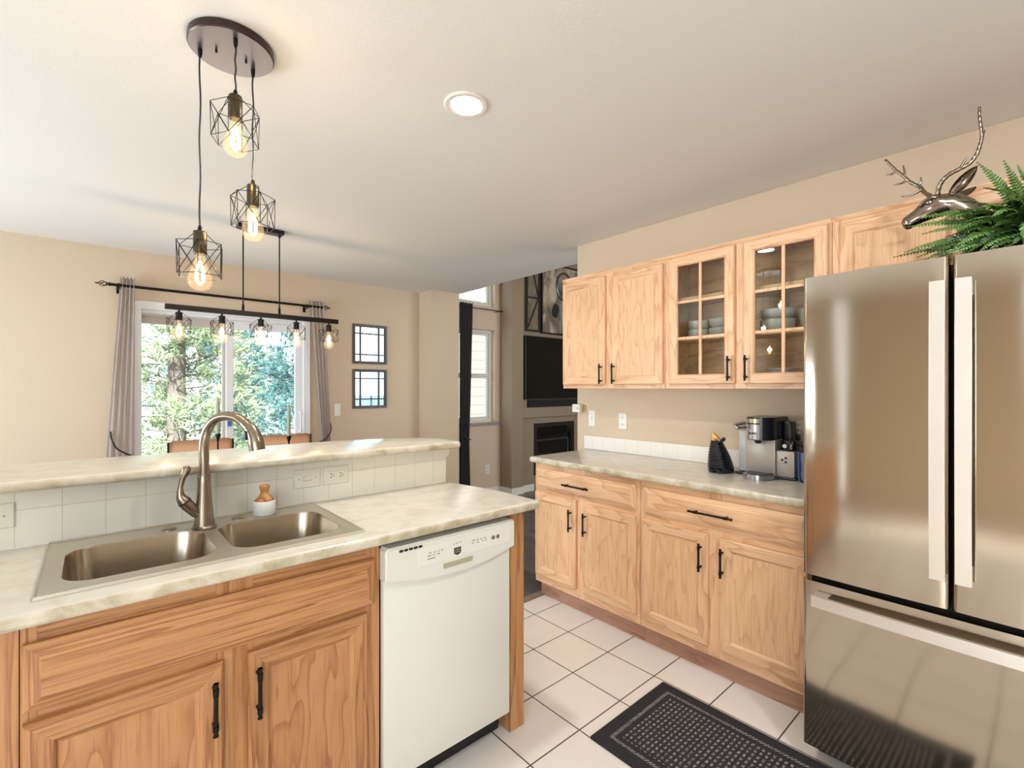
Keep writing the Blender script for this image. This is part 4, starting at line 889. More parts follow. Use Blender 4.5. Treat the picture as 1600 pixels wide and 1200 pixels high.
for v in lt.data.vertices:          # wrapped round the curved face plate
    a = 0.43*pi+v.co.x/0.0775
    v.co = Vector((2.535-(0.0772+v.co.z)*math.sin(a), 0.972+(0.0703+v.co.z)*math.cos(a), 1.138+v.co.y))-ORG[hd.name]
# plug in the outlet behind
bm = BM(); box(bm, XW-0.030, XW-0.0085, 0.862, 0.895, 1.092, 1.125, 0.004); tube(bm, spline([(XW-0.03, 0.878, 1.10), (XW-0.05, 0.876, 1.07), (XW-0.045, 0.87, 1.0), (XW-0.04, 0.86, ZC+0.006)], 6), 0.004, 8)
tag(link('power_plug', bm, black_plastic, None, True), 'black plug and cord in the outlet behind the coffee maker', 'plug')
# ribbed bear figurine
rib = plain('black_glaze', C(20, 22, 30), 0.12)
bf = thing('animal_figurine', (2.52, 1.155, ZC), 'black ribbed ceramic animal figurine with gold pointed snout', 'figurine')
bm = BM(); n, seg = 90, 36; rings = []
for i in range(n+1):
    s = i/n; z = ZC+0.0005+0.168*s; r = 0.067*(1-0.62*s**1.7)*(0.93+0.07*min(1, s*8)); cy = 1.176+0.022*s**1.4; cx = 2.53-0.01*s
    ring = []
    for k in range(seg):
        a = 2*pi*k/seg; dirx, diry = math.cos(a), math.sin(a)
        front = max(0.0, (-dirx*0.75+diry*0.65)); front = min(1.0, front*2.2)
        rr = r*(1+0.11*front*abs(math.cos(s*pi*12))-0.07*front)
        ring.append(bm.verts.new((cx+rr*dirx, cy+rr*diry, z+0.010*front*s)))
    rings.append(ring)
for a, b in zip(rings, rings[1:]):
    for k in range(seg): bm.faces.new((a[k], a[(k+1) % seg], b[(k+1) % seg], b[k]))
bm.faces.new(rings[0]); bm.faces.new(rings[-1]); link('body', bm, rib, bf, 'all')
bm = BM(); tube(bm, [(2.520, 1.196, 1.074), (2.515, 1.202, 1.090), (2.511, 1.208, 1.107), (2.508, 1.212, 1.123), (2.507, 1.213, 1.126)], [0.028, 0.024, 0.016, 0.007, 0.002], 20); o = link('snout', bm, plain('gold_snout', C(208, 166, 100), 0.35, 0.3), bf, True); o['label'] = 'gold cone snout'
for p in ((2.50, 1.160, 1.082), (2.55, 1.172, 1.088)):
    bm = BM(); bmesh.ops.create_uvsphere(bm, u_segments=14, v_segments=10, radius=0.011, matrix=Matrix.Translation(p)@Matrix.Diagonal((0.7, 1, 1, 1))); link('ear', bm, rib, bf, 'all')
for p in ((2.475, 1.198), (2.472, 1.155)):
    bm = BM(); bmesh.ops.create_uvsphere(bm, u_segments=16, v_segments=10, radius=0.020, matrix=Matrix.Translation((p[0], p[1], ZC+0.0125))@Matrix.Diagonal((1.1, 0.9, 0.6, 1))); link('foot', bm, rib, bf, 'all')
# blue canister
t = thing('canister', (2.56, 0.755, ZC), 'dark blue patterned canister beside the refrigerator edge', 'canister')
m, nt, b = newmat('blue_glaze'); tc = N(nt, 'ShaderNodeTexCoord'); wv = N(nt, 'ShaderNodeTexWave', Scale=22.0, Distortion=3.0); L(nt, tc, 'Object', wv, 'Vector'); r = ramp(nt, wv, 'Fac', [(0.4, C(34, 44, 82)), (0.9, C(96, 116, 160))]); L(nt, r, 'Color', b, 'Base Color'); b.inputs['Roughness'].default_value = 0.2
bm = BM(); lathe(bm, [(0.046, ZC+0.0005), (0.05, ZC+0.01), (0.052, 1.05), (0.05, 1.06), (0.002, 1.06)], (2.56, 0.765, 0), 32); link('jar', bm, MATS['blue_glaze'], t, True)
bm = BM(); lathe(bm, [(0.048, 1.0605), (0.05, 1.064), (0.05, 1.085), (0.044, 1.09), (0.002, 1.09)], (2.56, 0.765, 0), 32); link('lid', bm, black_plastic, t, True)

# ------------------------------------------------------------------ rug
def rugmat():
    m, nt, b = newmat('woven_rug'); tc = N(nt, 'ShaderNodeTexCoord'); sp = N(nt, 'ShaderNodeSeparateXYZ'); L(nt, tc, 'Object', sp, 'Vector')
    def M(op, a, b_=None):
        n_ = N(nt, 'ShaderNodeMath', operation=op)
        for i, v in enumerate((a, b_)):
            if v is None: continue
            if isinstance(v, (int, float)): n_.inputs[i].default_value = v
            else: nt.links.new(v, n_.inputs[i])
        return n_.outputs[0]
    X, Y = sp.outputs['X'], sp.outputs['Y']      # origin at the rug's centre
    dx_ = M('SUBTRACT', 0.262, M('ABSOLUTE', X)); dy_ = M('SUBTRACT', 0.50, M('ABSOLUTE', Y)); dd_ = M('MINIMUM', dx_, dy_)
    line = M('MULTIPLY', M('GREATER_THAN', dd_, 0.052), M('LESS_THAN', dd_, 0.066)); inner = M('GREATER_THAN', dd_, 0.088)
    st = M('LESS_THAN', M('FRACT', M('MULTIPLY', Y, 52.0)), 0.45); br_ = M('LESS_THAN', M('FRACT', M('MULTIPLY', X, 38.0)), 0.62)
    nz = N(nt, 'ShaderNodeTexNoise', Scale=240.0, Detail=2.0); L(nt, tc, 'Object', nz, 'Vector'); sp_ = M('GREATER_THAN', nz.outputs['Fac'], 0.47)
    w1_ = M('MULTIPLY', M('MULTIPLY', inner, M('MULTIPLY', st, br_)), sp_)
    dash = M('LESS_THAN', M('FRACT', M('MULTIPLY', M('ADD', X, Y), 75.0)), 0.55); w2_ = M('MULTIPLY', line, M('MULTIPLY', dash, M('GREATER_THAN', nz.outputs['Fac'], 0.42)))
    w_ = M('MINIMUM', M('ADD', w1_, w2_), 1.0)
    mx = N(nt, 'ShaderNodeMix', data_type='RGBA'); nt.links.new(w_, mx.inputs['Factor']); mx.inputs['A'].default_value = C(38, 37, 42); mx.inputs['B'].default_value = C(148, 146, 145)
    L(nt, mx, 'Result', b, 'Base Color'); b.inputs['Roughness'].default_value = 0.95
    bp = N(nt, 'ShaderNodeBump', Strength=0.5, Distance=0.003); L(nt, nz, 'Fac', bp, 'Height'); L(nt, bp, 'Normal', b, 'Normal'); return m
rg = thing('rug', (1.711, 0.689, 0), 'black and grey woven floor mat in front of the refrigerator', 'rug')
bm = BM(); box(bm, 1.449, 1.973, 0.189, 1.189, 0.0005, 0.011, 0.004); link('mat', bm, rugmat(), rg)

# ------------------------------------------------------------------ ceiling can light
CX, CY = 1.059, 1.469
def can(x, y, label, e):
    t = thing('recessed_light', (x, y, H), label, 'ceiling light', 'recessed ceiling lights')
    bm = BM(); lathe(bm, [(0.083, H-0.0005), (0.083, H-0.004), (0.078, H-0.008), (0.064, H-0.008), (0.058, H-0.003), (0.058, H-0.0005)], (x, y, 0), 40); link('trim_ring', bm, white_trim, t, True)
    bm = BM(); lathe(bm, [(0.0575, H-0.0006), (0.0575, H-0.0028), (0.002, H-0.0028)], (x, y, 0), 36); link('lens', bm, candle_lens, t)
    l = lamp('can_bulb', 'AREA', (x, y, H-0.009), (0, 0, 0), e, (1, 0.98, 0.95), shape='DISK', size=0.11); l.parent = t; l.location = (0, 0, -0.009)
can(CX, CY, 'round recessed light in the kitchen ceiling', 12)
can(1.5, 0.05, 'second recessed kitchen light above the floor mat', 12)  # added out of view to brighten floor and cabinets

# ------------------------------------------------------------------ pendants
def hexring(cx, cy, r, z, a0): return [Vector((cx+r*math.cos(a0+k*pi/3), cy+r*math.sin(a0+k*pi/3), z)) for k in range(6)]
def cage(bm, cx, cy, zt, z1, z0, r, w, a0):
    t_ = hexring(cx, cy, 0.018, zt, a0); u = hexring(cx, cy, r, z1, a0); l = hexring(cx, cy, r*0.97, z0, a0)
    for k in range(6):
        j = (k+1) % 6
        if k % 2 == 0: tube(bm, [t_[k], u[k]], w, 5)
        tube(bm, [u[k], u[j]], w, 5); tube(bm, [l[k], l[j]], w, 5); tube(bm, [u[k], l[k]], w, 5); tube(bm, [u[k], l[j]], w, 5); tube(bm, [u[j], l[k]], w, 5)
    tube(bm, t_, w, 5, closed=True)
def bulb(parent, cx, cy, zt, zb, rm, e, colr):
    Lb = zt-zb; prof = [(0.011, zt), (0.012, zt-0.10*Lb), (0.016, zt-0.22*Lb), (rm*0.72, zt-0.42*Lb), (rm*0.95, zt-0.60*Lb), (rm, zt-0.72*Lb), (rm*0.93, zt-0.84*Lb), (rm*0.66, zt-0.94*Lb), (rm*0.3, zt-0.99*Lb), (0.001, zb)]
    bm = BM(); lathe(bm, prof, (cx, cy, 0), 20); o = link('bulb', bm, bulbglass, parent, 'all')
    bm = BM()
    for k in range(6):
        a = k*pi/3; r0, r1 = 0.003, rm*0.36
        tube(bm, [(cx+r0*math.cos(a), cy+r0*math.sin(a), zt-0.2*Lb), (cx+r1*math.cos(a), cy+r1*math.sin(a), zt-0.45*Lb), (cx+r1*1.05*math.cos(a), cy+r1*1.05*math.sin(a), zt-0.72*Lb), (cx+r0*math.cos(a+0.5), cy+r0*math.sin(a+0.5), zt-0.84*Lb)], 0.0011, 5)
    f = link('filament', bm, filament, o)
    l = lamp('bulb_glow', 'POINT', (cx, cy, (zt+zb)/2), (0, 0, 0), e, colr, shadow_soft_size=0.02); l.parent = parent; l.location = Vector((cx, cy, (zt+zb)/2))-ORG[parent.name]
pc = (0.325, 1.70)
pl = thing('pendant_light', (pc[0], pc[1], H), 'black round canopy with three caged pendant bulbs over the sink', 'pendant light')
bm = BM(); lathe(bm, [(0.116, H-0.0005), (0.118, H-0.003), (0.118, H-0.024), (0.115, H-0.027), (0.002, H-0.027)], (pc[0], pc[1], 0), 56)
bmesh.ops.recalc_face_normals(bm, faces=bm.faces); bm.normal_update()
for f in bm.faces: f.material_index = 1 if f.normal.z < -0.9 else 0
link('canopy', bm, [plain('canopy_bronze', C(66, 54, 50), 0.3, 0.7), plain('canopy_satin_face', C(176, 174, 182), 0.34, 1.0)], pl, True)  # pale underside: light reflected from the counters is put into its colour
for x, y in ((0.284, 1.709), (0.365, 1.703)):
    bm = BM(); lathe(bm, [(0.0035, H-0.027), (0.0035, H-0.036), (0.002, H-0.038), (0.001, H-0.038)], (x, y, 0), 10); link('canopy_screw', bm, black_metal, pl, True)
for (x, y, zt, a0) in ((0.246, 1.741, 1.848, 0.30), (0.319, 1.621, 2.241, 0.05), (0.393, 1.739, 2.031, 0.62)):
    bm = BM(); lathe(bm, [(0.0065, H-0.027), (0.0065, H-0.04), (0.0045, H-0.052), (0.002, H-0.052)], (x, y, 0), 12); lathe(bm, [(0.004, zt+0.018), (0.006, zt+0.012), (0.0065, zt), (0.002, zt)], (x, y, 0), 12); link_each('cord_grip', bm, black_metal, pl, True)
    bm = BM(); nn = 14; tube(bm, [(x+0.0016*math.sin(k*1.1+x*40), y+0.0016*math.cos(k*0.9), lerp(H-0.05, zt+0.014, k/nn)) for k in range(nn+1)], 0.0026, 7); link('cord', bm, black_plastic, pl, True)
    bm = BM(); lathe(bm, [(0.006, zt+0.001), (0.017, zt), (0.0185, zt-0.003), (0.0185, zt-0.066), (0.017, zt-0.07), (0.002, zt-0.07)], (x, y, 0), 24); link('socket', bm, brass_old, pl, True)
    bm = BM(); cage(bm, x, y, zt-0.003, zt-0.040, zt-0.138, 0.066, 0.0011, a0); link('cage', bm, black_metal, pl)
    bulb(pl, x, y, zt-0.069, zt-0.184, 0.0335, 1.6, (1, 0.80, 0.55))
# linear chandelier over the dining table
chy = 3.51
cl = thing('chandelier', (0.84, chy, H), 'black linear chandelier with five caged bulbs over the dining table', 'chandelier')
bm = BM(); box(bm, 0.70, 0.98, chy-0.035, chy+0.035, H-0.028, H-0.0005, 0.002); link('ceiling_plate', bm, bronze, cl)
for x in (0.735, 0.957):
    bm = BM(); cyl(bm, (x, chy, 1.87), (x, chy, H-0.028), 0.0042, 10); lathe(bm, [(0.004, 1.92), (0.008, 1.905), (0.008, 1.868), (0.002, 1.868)], (x, chy, 0), 12); lathe(bm, [(0.004, H-0.05), (0.008, H-0.04), (0.008, H-0.028), (0.002, H-0.028)], (x, chy, 0), 12); link('rod', bm, black_metal, cl, True)
bm = BM(); box(bm, 0.318, 1.360, chy-0.018, chy+0.018, 1.838, 1.870, 0.002); link('bar', bm, bronze, cl)
for k in range(5):
    x = 0.388+k*0.2265; zt = 1.826
    bm = BM(); lathe(bm, [(0.006, 1.838), (0.006, zt), (0.0165, zt-0.001), (0.018, zt-0.004), (0.018, zt-0.050), (0.002, zt-0.050)], (x, chy, 0), 20); link('socket', bm, bronze, cl, True)
    bm = BM(); cage(bm, x, chy, zt-0.002, zt-0.040, zt-0.122, 0.066, 0.0014, 0.25+k*0.35); link('cage', bm, black_metal, cl)
    bulb(cl, x, chy, zt-0.049, zt-0.176, 0.0335, 2.2, (1, 0.72, 0.42))

# ------------------------------------------------------------------ curtains
cur_g = plain('curtain_grey_beige', C(222, 212, 204), 0.9, bump=(260, 0.1, 0.002))
nt = cur_g.node_tree; tl = N(nt, 'ShaderNodeBsdfTranslucent', Color=C(226, 222, 222)); mx = N(nt, 'ShaderNodeMixShader', Fac=0.5); L(nt, nt.nodes['Principled BSDF'], 'BSDF', mx, 1); L(nt, tl, 'BSDF', mx, 2); L(nt, mx, 'Shader', nt.nodes['Material Output'], 'Surface')
cur_b = plain('curtain_charcoal', C(88, 84, 86), 0.85, bump=(260, 0.1, 0.002))
def curtain(name, xf, yc, z0, z1, folds, amp, mat, label, tie_z, tie, cord_m):
    """xf(s) -> (left x, right x) with s = 0 at the top; hung in folds, gathered by a tie-back"""
    t = thing(name, ((xf(0)[0]+xf(0)[1])/2, yc, z0), label, 'curtain'); bm = BM(); nz, nx = 40, folds*10; g = []
    for i in range(nz+1):
        s = i/nz; z = lerp(z1, z0, s); a, b_ = xf(s); row = []
        for j in range(nx+1):
            u = j/nx; ph = 2*pi*folds*u
            row.append(bm.verts.new((lerp(a, b_, u)+0.006*math.sin(ph*2+s*2)*min(1, s*2), yc+amp*(1-0.35*s)*math.sin(ph)+0.006*math.sin(3*u+s*5), z+(0.008*math.cos(ph) if i == 0 else 0))))
        g.append(row)
    for a, b_ in zip(g, g[1:]):
        for j in range(nx): bm.faces.new((a[j], a[j+1], b_[j+1], b_[j]))
    bmesh.ops.solidify(bm, geom=bm.faces[:], thickness=0.002); link('fabric', bm, mat, t, 'all')
    bm = BM(); tube(bm, spline(tie, 8), 0.0055, 8); o = link('tieback', bm, cord_m, t, True); o['label'] = 'dark cord tie-back'
def xf_left(s):
    return (lerp(0.150, 0.066, min(1, s/0.6)) if s < 0.6 else lerp(0.066, 0.045, (s-0.6)/0.4), lerp(0.236, 0.222, s))
yr = YW-0.085
curtain('curtain', xf_left, yr, 0.03, 2.205, 4, 0.017, cur_g, 'grey-beige curtain gathered at the left of the sliding door', 0.95, [(0.094, yr, 1.035), (0.098, yr-0.026, 0.985), (0.125, yr-0.03, 0.915), (0.188, yr-0.026, 0.862), (0.222, yr, 0.85)], black_plastic)
def xf_right(s):
    if s < 0.62: return (lerp(1.535, 1.640, s/0.62), lerp(1.672, 1.735, s/0.62))
    return (lerp(1.640, 1.600, (s-0.62)/0.38), lerp(1.735, 1.75, (s-0.62)/0.38))
curtain('curtain', xf_right, yr, 0.03, 2.20, 4, 0.017, cur_g, 'grey-beige curtain gathered at the right of the sliding door', 0.9, [(1.737, yr, 1.02), (1.735, yr-0.026, 0.96), (1.700, yr-0.03, 0.895), (1.655, yr-0.026, 0.858), (1.635, yr, 0.85)], black_plastic)
rd = thing('curtain_rod', (0.87, yr, 2.14), 'black curtain rod with twisted finials above the sliding door', 'curtain rod')
bm = BM(); cyl(bm, (0.085, yr, 2.142), (1.655, yr, 2.142), 0.011, 14); link('rod', bm, black_metal, rd, True)
for s, x in ((-1, 0.085), (1, 1.700)):
    bm = BM(); x = x if s < 0 else 1.655
    for k in range(4):
        a0 = k*pi/2; tube(bm, [(x+s*(0.005+0.062*q/10), yr+0.020*math.sin(pi*q/10)*math.cos(a0+q*0.28), 2.142+0.020*math.sin(pi*q/10)*math.sin(a0+q*0.28)) for q in range(11)], 0.0028, 6)
    cyl(bm, (x+s*0.062, yr, 2.142), (x+s*0.082, yr, 2.142), 0.006, 8, 0.003); lathe(bm, [(0.002, -0.006), (0.014, -0.005), (0.014, 0.005), (0.002, 0.006)], (x, yr, 2.142), 12, Matrix.Rotation(pi/2, 3, 'Y')); link('finial', bm, black_metal, rd, True)
for x in (0.140, 1.515):
    bm = BM(); box(bm, x-0.012, x+0.012, YW-0.004, YW-0.0003, 2.09, 2.16, 0.001); box(bm, x-0.005, x+0.005, yr-0.014, YW-0.004, 2.118, 2.1305, 0.001); box(bm, x-0.006, x+0.006, yr-0.017, yr-0.012, 2.118, 2.155, 0.001); link('bracket', bm, black_metal, rd)
ylr = YW-0.075
curtain('curtain', lambda s: (lerp(3.29, 3.28, s), lerp(3.47, 3.415, min(1, s/0.7)) if s < 0.7 else lerp(3.415, 3.44, (s-0.7)/0.3)), ylr, 0.03, 2.40, 4, 0.02, cur_b, 'long charcoal curtain beside the living room window', 0.75, [(3.285, ylr-0.03, 0.80), (3.33, ylr-0.05, 0.775), (3.40, ylr-0.05, 0.745), (3.425, ylr-0.02, 0.735)], plain('tie_grey', C(70, 66, 70), 0.7))
rd = thing('curtain_rod', (3.55, ylr, 2.345), 'thin black curtain rod above the living room window', 'curtain rod')
bm = BM(); cyl(bm, (3.18, ylr, 2.346), (3.925, ylr, 2.346), 0.006, 10); link('rod', bm, black_metal, rd, True)
bm = BM(); cyl(bm, (3.925, ylr, 2.346), (3.945, ylr, 2.346), 0.011, 12); link('finial', bm, black_metal, rd, True)
bm = BM(); box(bm, 3.875, 3.883, ylr-0.008, YW-0.0005, 2.333, 2.340); link('bracket', bm, black_metal, rd)

# ------------------------------------------------------------------ window-pane mirrors
mirror_m = plain('mirror_glass', C(150, 182, 196), 0.03, 1.0)
frame_m = oak('mirror_frame_wood', 'Z', C(66, 50, 44), C(44, 33, 30), 0.3)
def mirror(z0, z1, label):
    t = thing('mirror', (2.18, YW, z0), label, 'mirror', 'window-pane mirrors')
    P = PY(YW-0.0005); bm = BM(); x0, x1 = 1.992, 2.366
    loops_panel(bm, P, x0, x1, z0, z1, [(0, 0), (0, 0.018), (0.003, 0.021), (0.025, 0.019), (0.027, 0.015), (0.027, 0)], close=True)
    for x in (x0+0.082, x1-0.088): box(bm, x-0.007, x+0.007, YW-0.017, YW-0.007, z0+0.025, z1-0.025, 0.001)
    for z in (z0+0.095, z1-0.095):
        box(bm, x0+0.025, x0+0.075, YW-0.016, YW-0.007, z-0.007, z+0.007, 0.001); box(bm, x0+0.089, x1-0.095, YW-0.016, YW-0.007, z-0.007, z+0.007, 0.001); box(bm, x1-0.081, x1-0.025, YW-0.016, YW-0.007, z-0.007, z+0.007, 0.001)
    link('frame', bm, frame_m, t)
    bm = BM(); box(bm, x0+0.026, x1-0.026, YW-0.006, YW-0.001, z0+0.026, z1-0.026); link('mirror_glass', bm, mirror_m, t)
mirror(1.617, 2.025, 'upper square window-pane mirror with dark wood frame'); mirror(1.153, 1.557, 'lower square window-pane mirror with dark wood frame')

# ------------------------------------------------------------------ dining set
leather = plain('tan_leather', C(228, 188, 158), 0.5, bump=(90, 0.1, 0.002))
tb = thing('dining_table', (0.84, 3.51, 0), 'dark dining table beneath the linear chandelier', 'table')
tw = oak('table_wood', 'X', C(96, 70, 52), C(66, 46, 34), 0.3)
bm = BM(); box(bm, 0.08, 1.60, 3.13, 3.89, 0.715, 0.75, 0.004); link('tabletop', bm, tw, tb)
for x in (0.13, 1.55):
    for y in (3.18, 3.84):
        bm = BM(); box(bm, x-0.03, x+0.03, y-0.03, y+0.03, 0, 0.715, 0.003); link('leg', bm, tw, tb)
def chair(x, y, label):
    t = thing('dining_chair', (x, y, 0), label, 'chair', 'tan dining chairs')
    bm = BM(); prof = []
    g = []; n = 14
    for i in range(9):
        z = lerp(0.50, 0.985, i/8); row = []
        for j in range(n+1): u = j/n*2-1; row.append(bm.verts.new((x+u*0.195, y+0.21-0.025*u*u*-1+0.03*(i/8), z-(0.012*(abs(u) > 0.95) if i == 8 else 0))))
        g.append(row)
    for a, b_ in zip(g, g[1:]):
        for j in range(n): bm.faces.new((a[j], a[j+1], b_[j+1], b_[j]))
    bmesh.ops.solidify(bm, geom=bm.faces[:], thickness=0.032); link('backrest', bm, leather, t, 'all')
    bm = BM(); box(bm, x-0.195, x+0.195, y-0.20, y+0.20, 0.42, 0.49, 0.015); link('seat', bm, leather, t)
    for sx in (-1, 1):
        for sy in (-1, 1):
            bm = BM(); cyl(bm, (x+sx*0.165, y+sy*0.165, 0.42), (x+sx*0.185, y+sy*0.185, 0.0), 0.013, 10, 0.010); link('leg', bm, black_metal, t, True)
        bm = BM(); tube(bm, [(x+sx*0.200, y+0.17, 0.44), (x+sx*0.2025, y+0.24, 0.6), (x+sx*0.2025, y+0.268, 0.975)], 0.007, 8); link('back_frame', bm, black_metal, t, True)
chair(0.60, 3.90, 'tan dining chair on the left, its back showing over the bar'); chair(1.18, 3.90, 'tan dining chair on the right, its back showing over the bar')
def candlestick(x, zc, zt, label1, label2):
    t = thing('candlestick', (x, chy, 0.75), label1, 'candlestick', 'candlesticks on the dining table')
    bm = BM(); lathe(bm, [(0.04, 0.7505), (0.04, 0.755), (0.012, 0.762), (0.005, 0.775), (0.005, zc-0.05), (0.008, zc-0.035), (0.0145, zc-0.012), (0.0145, zc), (0.002, zc)], (x, chy, 0), 18); link('stem', bm, black_metal, t, True)
    t = thing('taper_candle', (x, chy, zc), label2, 'candle', 'taper candles on the dining table')
    bm = BM(); lathe(bm, [(0.0125, zc+0.0005), (0.0125, lerp(zc, zt, 0.5)), (0.010, zt-0.01), (0.004, zt), (0.001, zt+0.001)], (x, chy, 0), 14); link('wax', bm, plain('sage_wax_%d' % int(x*100), C(150, 158, 136), 0.5), t, True)
    bm = BM(); cyl(bm, (x, chy, zt), (x, chy, zt+0.012), 0.001, 5); link('wick', bm, black_plastic, t)
candlestick(0.592, 1.073, 1.305, 'black candlestick left on the dining table, in front of a chair back', 'sage green taper candle in the left candlestick')
candlestick(1.018, 1.032, 1.252, 'black candlestick right on the dining table, in front of a chair back', 'sage green taper candle in the right candlestick')

# ------------------------------------------------------------------ living room things
tv = thing('television', (4.7, 4.5, 1.106), 'black flat television on the mantel over the fireplace', 'television')
bm = BM(); box(bm, 4.20, 5.40, 4.512, 4.5597, 1.215, 2.048, 0.004); link('housing', bm, black_plastic, tv)
bm = BM(); box(bm, 4.21, 5.39, 4.5105, 4.513, 1.228, 2.040); link('screen', bm, plain('tv_screen', C(12, 12, 14), 0.12), tv)
t = thing('soundbar', (4.8, 4.5, 1.106), 'long black soundbar on the mantel below the television', 'speaker')
bm = BM(); box(bm, 4.27, 5.25, 4.5235, 4.556, 1.1065, 1.205, 0.004); link('body', bm, plain('soundbar_cloth', C(18, 18, 20), 0.8), t)
fp = thing('fireplace', (4.79, 4.56, 0.2), 'black gas fireplace insert in the taupe chimney wall', 'fireplace')
fpm = plain('fire_black', C(26, 25, 26), 0.4)
bm = BM(); loops_panel(bm, PY(4.5605), 4.396, 5.189, 0.201, 0.889, [(0, 0), (0, 0.012), (0.055, 0.012), (0.055, 0.0)], close=True); box(bm, 4.40, 5.185, 4.70, 4.71, 0.21, 0.88); link('surround', bm, fpm, fp)
for k in range(4):
    bm = BM(); z = 0.808-k*0.024; prism(bm, [(4.452, 4.572, z), (4.452, 4.558, z-0.012), (4.452, 4.560, z-0.015), (4.452, 4.576, z-0.003)], (0.68, 0, 0)); link('louver', bm, plain('louver_%d' % k, C(58, 56, 56), 0.3, 0.6), fp)
bm = BM(); box(bm, 4.452, 5.133, 4.585, 4.60, 0.26, 0.715); link('firebox_glass', bm, plain('fire_glass', C(16, 16, 17), 0.15), fp)
bm = BM(); tube(bm, [(4.47, 4.582, 0.655), (5.09, 4.582, 0.655), (5.09, 4.582, 0.30)], 0.012, 8); link('door_trim', bm, plain('fire_trim', C(60, 60, 60), 0.4), fp)
barnwood = oak('grey_barn_wood', 'Z', C(128, 116, 100), C(92, 82, 70), 0.4, 0.8)
bdk = plain('dark_iron', C(40, 38, 38), 0.5, 0.3)
t = thing('wall_panel', (4.36, 4.55, 2.10), 'grey wooden shutter panel with dark diagonal braces over the television', 'wall decor')
bm = BM(); box(bm, 4.225, 4.495, 4.535, 4.5595, 2.108, 3.15, 0.002); link('boards', bm, barnwood, t)
bm = BM()
for x in (4.240, 4.468): box(bm, x-0.014, x+0.014, 4.522, 4.535, 2.108, 3.15)
for z in (2.12, 3.14): box(bm, 4.254, 4.454, 4.523, 4.535, z-0.012, z+0.012)
for a, b_ in (((4.262, 2.16), (4.452, 2.56)), ((4.452, 2.56), (4.335, 3.0))):
    d_ = Vector((b_[0]-a[0], 0, b_[1]-a[1])); nrm = Vector((-d_.z, 0, d_.x)).normalized()*0.010
    prism(bm, [Vector((a[0], 4.526, a[1]))+nrm, Vector((b_[0], 4.526, b_[1]))+nrm, Vector((b_[0], 4.526, b_[1]))-nrm, Vector((a[0], 4.526, a[1]))-nrm], (0, 0.009, 0))
box(bm, 4.254, 4.452, 4.524, 4.535, 2.545, 2.565); link('brace', bm, bdk, t)
t = thing('plank_picture', (4.9, 4.55, 2.10), 'large framed plank picture of a pale animal over the television', 'picture')
m, nt, b = newmat('plank_picture_print'); tc = N(nt, 'ShaderNodeTexCoord'); mp = N(nt, 'ShaderNodeMapping'); mp.inputs['Scale'].default_value = (3.2, 1, 1.6); L(nt, tc, 'Object', mp, 'Vector')
nz = N(nt, 'ShaderNodeTexNoise', Scale=1.6, Detail=4.0, Distortion=0.6); L(nt, mp, 'Vector', nz, 'Vector'); r = ramp(nt, nz, 'Fac', [(0.3, C(66, 62, 60)), (0.48, C(120, 108, 94)), (0.62, C(186, 172, 148))]); L(nt, r, 'Color', b, 'Base Color'); b.inputs['Roughness'].default_value = 0.7
bm = BM()
for k in range(6): box(bm, 4.532+k*0.13, 4.532+k*0.13+0.128, 4.54, 4.5595, 2.12, 3.05, 0.002)
link('planks', bm, m, t)
bm = BM(); loops_panel(bm, PY(4.5595), 4.515, 5.33, 2.098, 3.07, [(0, 0), (0, 0.034), (0.018, 0.034), (0.018, 0)], close=True); link('frame', bm, bdk, t)
bm = BM(); prism(bm, [(4.79+0.07*math.cos(a)*(1+0.2*math.sin(2*a)), 4.5375, 2.43+0.10*math.sin(a)) for a in [2*pi*k/18 for k in range(18)]], (0, 0.0025, 0)); link('dark_marking', bm, plain('dark_paint', C(22, 22, 24), 0.6), t)
bm = BM(); tube(bm, [(4.96+0.15*math.cos(a), 4.531, 2.78+0.19*math.sin(a)) for a in [2*pi*k/40 for k in range(40)]], 0.014, 8, closed=True); link('hoop', bm, plain('hoop_grey', C(90, 92, 98), 0.3, 0.7), t, True)

# ------------------------------------------------------------------ outdoors
snow = plain('bright_ground', C(226, 224, 218), 0.9, bump=(3, 0.4, 0.05))
bm = BM(); box(bm, -14, 18, YW+0.16, 30, -1.05, -0.9); o = link('ground', bm, snow); o['kind'] = 'structure'
fence_m = plain('weathered_fence', C(150, 152, 152), 0.9, var=0.15)
t = thing('garden_fence', (2.0, 15.5, -0.9), 'weathered picket fence behind the pine trees', 'fence')
bm = BM()
for k in range(100):
    x = -4.0+k*0.135; h_ = -0.02+0.02*math.sin(k*1.7)
    prism(bm, [(x, 15.5, -0.9), (x+0.115, 15.5, -0.9), (x+0.115, 15.5, h_-0.03), (x+0.08, 15.5, h_), (x+0.035, 15.5, h_), (x, 15.5, h_-0.03)], (0, 0.02, 0))
pk = link('pickets', bm, fence_m, t); pk['kind'] = 'stuff'
bm = BM(); box(bm, -4, 9.5, 15.522, 15.56, -0.78, -0.69); box(bm, -4, 9.5, 15.522, 15.56, -0.22, -0.14); link('rails', bm, fence_m, t)
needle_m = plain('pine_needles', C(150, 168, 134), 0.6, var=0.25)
needle_d = plain('pine_needles_blue', C(82, 128, 128), 0.6, var=0.25)  # shaded copy of the needles: teal shade is put into the colour
bark = plain('pine_bark', C(112, 104, 98), 0.9, bump=(30, 0.6, 0.02))
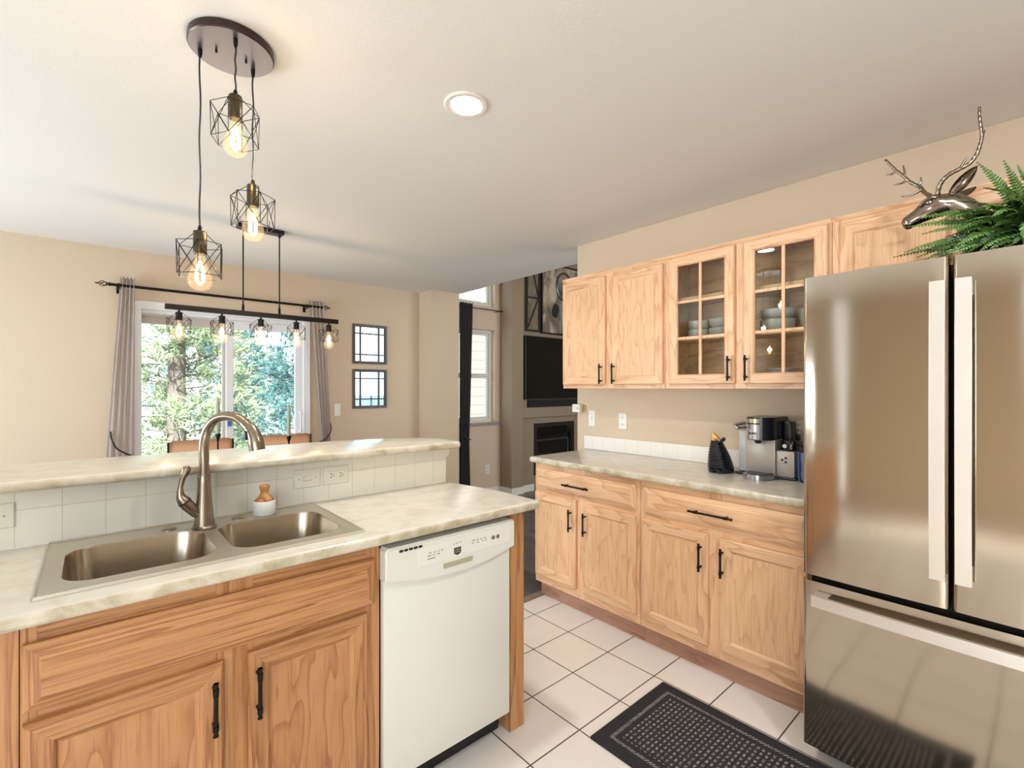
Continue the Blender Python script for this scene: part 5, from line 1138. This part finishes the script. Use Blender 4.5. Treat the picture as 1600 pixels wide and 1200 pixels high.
def pine(x, y, h_, r, label, mat, nb, seed):
    rnd = random.Random(seed); t = thing('pine_tree', (x, y, -0.9), label, 'tree', 'pine trees in the garden')
    bm = BM(); tube(bm, [(x, y, -0.9), (x+0.02, y, h_*0.4), (x-0.02, y, h_*0.8), (x, y, h_)], [0.15, 0.11, 0.06, 0.02], 12); link('trunk', bm, bark, t, True)
    bb, bl = BM(), BM()
    for k in range(nb):
        z = lerp(-0.1, h_*0.98, (k+rnd.random())/nb); a = rnd.uniform(0, 2*pi); ln = r*(1-0.75*(z/h_))*rnd.uniform(0.65, 1.05)+0.2
        p0 = Vector((x, y, z)); d_ = Vector((math.cos(a), math.sin(a), rnd.uniform(-0.05, 0.45))); p1 = p0+d_*ln*0.5; p2 = p0+d_*ln+Vector((0, 0, -0.06*ln))
        tube(bb, [p0, p1, p2], [0.013, 0.008, 0.003], 5)
        for q in range(int(ln*24)):
            s = rnd.uniform(0.2, 1.0); c = p0.lerp(p1, s*2) if s < 0.5 else p1.lerp(p2, s*2-1)
            c = c+Vector((rnd.gauss(0, 1), rnd.gauss(0, 1), rnd.gauss(0, 1)))*0.11*ln**0.5
            ax = (d_*0.7+Vector((rnd.gauss(0, 0.6), rnd.gauss(0, 0.6), rnd.gauss(0.2, 0.6)))).normalized()
            for _ in range(13):
                nd = (ax+Vector((rnd.gauss(0, 1), rnd.gauss(0, 1), rnd.gauss(0, 1)))*0.55).normalized(); l_ = rnd.uniform(0.12, 0.22); w_ = nd.cross(Vector((rnd.gauss(0, 1), rnd.gauss(0, 1), rnd.gauss(0, 1)))).normalized()*0.0075
                bl.faces.new([bl.verts.new(v) for v in (c-w_, c+w_, c+nd*l_)])
    br_ = link('branches', bb, bark, t, True); fo = link('needles', bl, mat, t, recalc=False); fo['kind'] = 'stuff'
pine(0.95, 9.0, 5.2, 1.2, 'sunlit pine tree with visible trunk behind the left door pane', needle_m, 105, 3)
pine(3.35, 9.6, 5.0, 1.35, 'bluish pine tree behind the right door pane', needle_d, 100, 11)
pine(2.6, 13.2, 5.8, 1.9, 'pine tree standing further back between the other two', needle_d, 110, 19)
siding = tiles('lap_siding', 50.0, 0.19, 0.0, 0.0, 0.012, 'XZ', C(214, 206, 196), C(170, 162, 152), 0.7, 0.02)
t = thing('neighbour_house', (7.5, 8.6, -0.9), 'pale neighbouring house with lap siding outside the living room window', 'house')
bm = BM(); prism(bm, [(5.72, 8.0, -0.9), (9.5, 8.0, -0.9), (9.5, 8.0, 3.2), (7.6, 8.0, 4.9), (5.72, 8.0, 2.75)], (0, 3.0, 0)); link('walls', bm, siding, t)
bm = BM(); d_ = Vector((1.88, 0, 2.15)).normalized(); nrm = Vector((-d_.z, 0, d_.x))
a = Vector((5.45, 7.85, 2.49)); b_ = a+d_*3.4; prism(bm, [a, b_, b_+nrm*0.14, a+nrm*0.14], (0, 3.3, 0)); link('roof', bm, plain('roof_grey', C(130, 128, 126), 0.8), t)
bm = BM(); a = a-nrm*0.10-Vector((0, 0.02, 0)); b_ = a+d_*3.4; prism(bm, [a, b_, b_+nrm*0.10, a+nrm*0.10], (0, 0.10, 0)); link('fascia', bm, white_trim, t)
